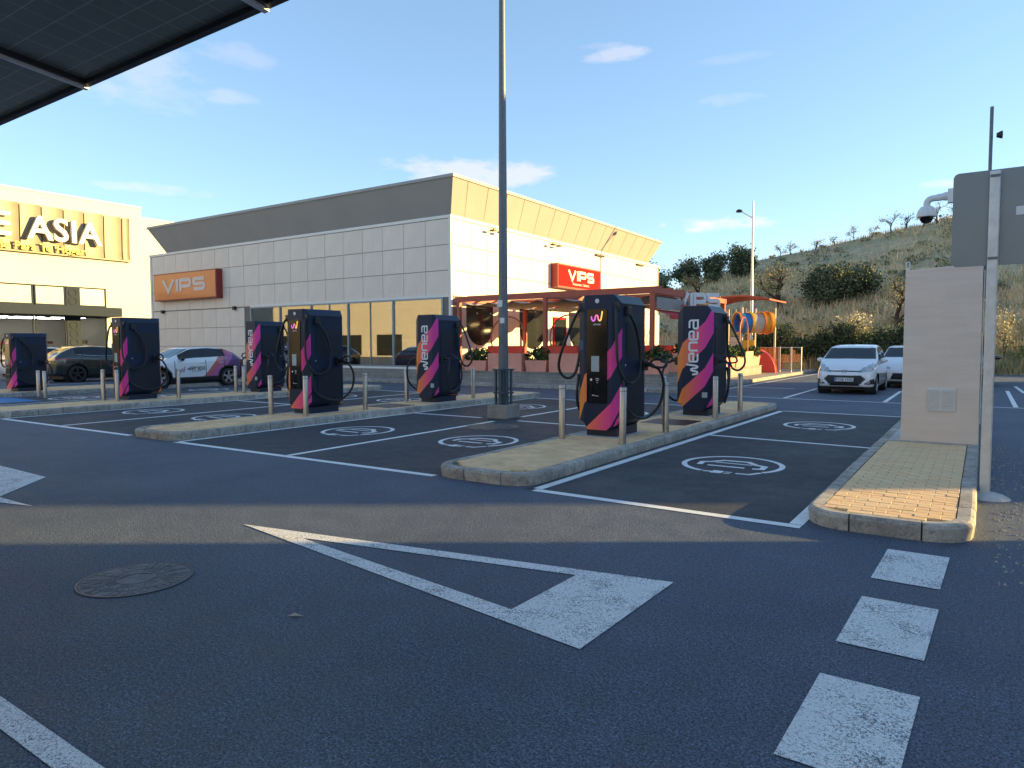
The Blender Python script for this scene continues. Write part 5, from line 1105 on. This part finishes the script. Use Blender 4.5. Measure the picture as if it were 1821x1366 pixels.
for i, (x, y, h, r_, lb) in enumerate(((-34.0, 82, 4.4, 2.7, 'dark olive tree touching the right edge of the restaurant'), (-31.2, 86, 4.4, 2.1, 'second dark olive tree right of the restaurant'), (-27.6, 85, 4.0, 1.7, 'third dark olive tree right of the restaurant with a tall crown'), (-25.0, 88, 4.2, 2.0, 'dark olive tree on the skyline left of the street lamp'), (-36.8, 80, 4.2, 2.4, 'olive tree partly behind the restaurant wall'), (-30.0, 72, 3.0, 2.2, 'pale olive bush below the olive trees right of the restaurant'))):
    tree('olive_tree', lb, x, y, h, r_, OL, 3600, .30, 40+i, trunk=.14, full=True)
tree('bush', 'large round dark green bush in the middle of the hillside', -10.3, 60, 3.3, 2.5, OL, 9000, .20, 60, trunk=.05, cat='bush', full=True); tree('bush', 'grey green bush leaning on the large round bush', -8.3, 61.5, 2.9, 1.9, OL, 4200, .20, 61, trunk=.05, cat='bush', full=True)
tree('almond_tree', 'thin leafed almond tree with dark forked trunk left of the round bush', -13.6, 60, 3.7, 2.0, AL, 1500, .15, 62, trunk=.16); tree('almond_tree', 'sparse almond tree on the slope beside the beige cabinet', -4.6, 50, 3.8, 1.9, AL, 900, .14, 63, trunk=.14); tree('almond_tree', 'small sparse tree above the terrace letters', -22.6, 66, 2.6, 1.6, AL, 900, .16, 64, trunk=.14)
tree('blossom_bush', 'pale cream flowering bush above the white hatchback', -6.15, 43.6, 2.6, 1.15, WH, 1500, .13, 65, trunk=.05, cat='bush'); tree('blossom_bush', 'pale flowering bush right of the sign post', .95, 43.6, 2.9, .8, WH, 900, .13, 66, trunk=.05, cat='bush')
for i, (x, y, h, r_, lb) in enumerate(((-4.6, 43.0, 1.9, 1.5, 'bright green bush left of the beige cabinet'), (-3.2, 43.2, 1.8, 1.5, 'bright green bush touching the beige cabinet'), (2.6, 43.0, 1.2, 1.4, 'yellow green low bush at the right edge of the photo'))): tree('green_bush', lb, x, y, h, r_, GRN, 2600, .15, 70+i, trunk=.05, cat='bush', full=True)
for i, x in enumerate((-12.5, -11.2, -9.8, -8.5, -7.4, -6.4, -5.4, -4.3, -3.2, -2.1)):
    tree('hedge_shrub', ['dark shrub behind the curved play roof', 'dark shrub right of the play roof', 'dark shrub behind the tube slide end', 'dark shrub above the orange fence', 'dark shrub above the clear fence', 'dark shrub left of the white hatchback roof', 'dark shrub directly above the white hatchback roof', 'dark shrub above the half hidden white hatchback', 'dark shrub beside the cabinet edge', 'dark shrub behind the beige cabinet'][i], x, 42.0+.3*(i % 3), 1.9+.35*((i*7) % 3), 1.1, [OL[2], OL[0], GRN[1]], 2000, .14, 90+i, trunk=.05, cat='shrub', full=True)
SK = [(-27.5, 1.2), (-24.2, 1.9), (-22.6, 2.0), (-19.4, 1.6), (-17.0, 1.5), (-14.4, 2.0), (-12.6, 1.7), (-10.1, 2.9), (-8.7, 2.4), (-6.6, 2.0), (-5.2, 3.3), (-3.0, 1.8), (-1.6, 2.4), (-.2, 2.2)]
SKL = ['small shrub on the ridge just right of the street lamp', 'leftmost bushy shrub of the ridge line', 'pale shrub next to the bushy one left on the ridge', 'low shrub on the ridge above the almond tree', 'low pale shrub on the ridge above the round bush', 'wide cream shrub in the middle of the ridge', 'thin shrub right of the cream shrub on the ridge', 'left tree of the leafless pair on the ridge', 'right tree of the leafless pair on the ridge', 'slim tree left of the roundest ridge tree', 'tallest round crowned tree on the ridge', 'tiny bare tree below the dome camera', 'small tree right under the dome camera', 'small tree at the sign edge on the ridge']
for i, (x, h) in enumerate(SK):
    y = 104; px_ = int(910.5+1233*math.tan(math.radians(34.11)-math.atan2(-x, y)))
    tree('skyline_tree', SKL[i], x, y, h, h*.55, AL if i % 3 else WH, 260 if i % 4 else 110, .15, 120+i, trunk=.13, group='small trees along the ridge')
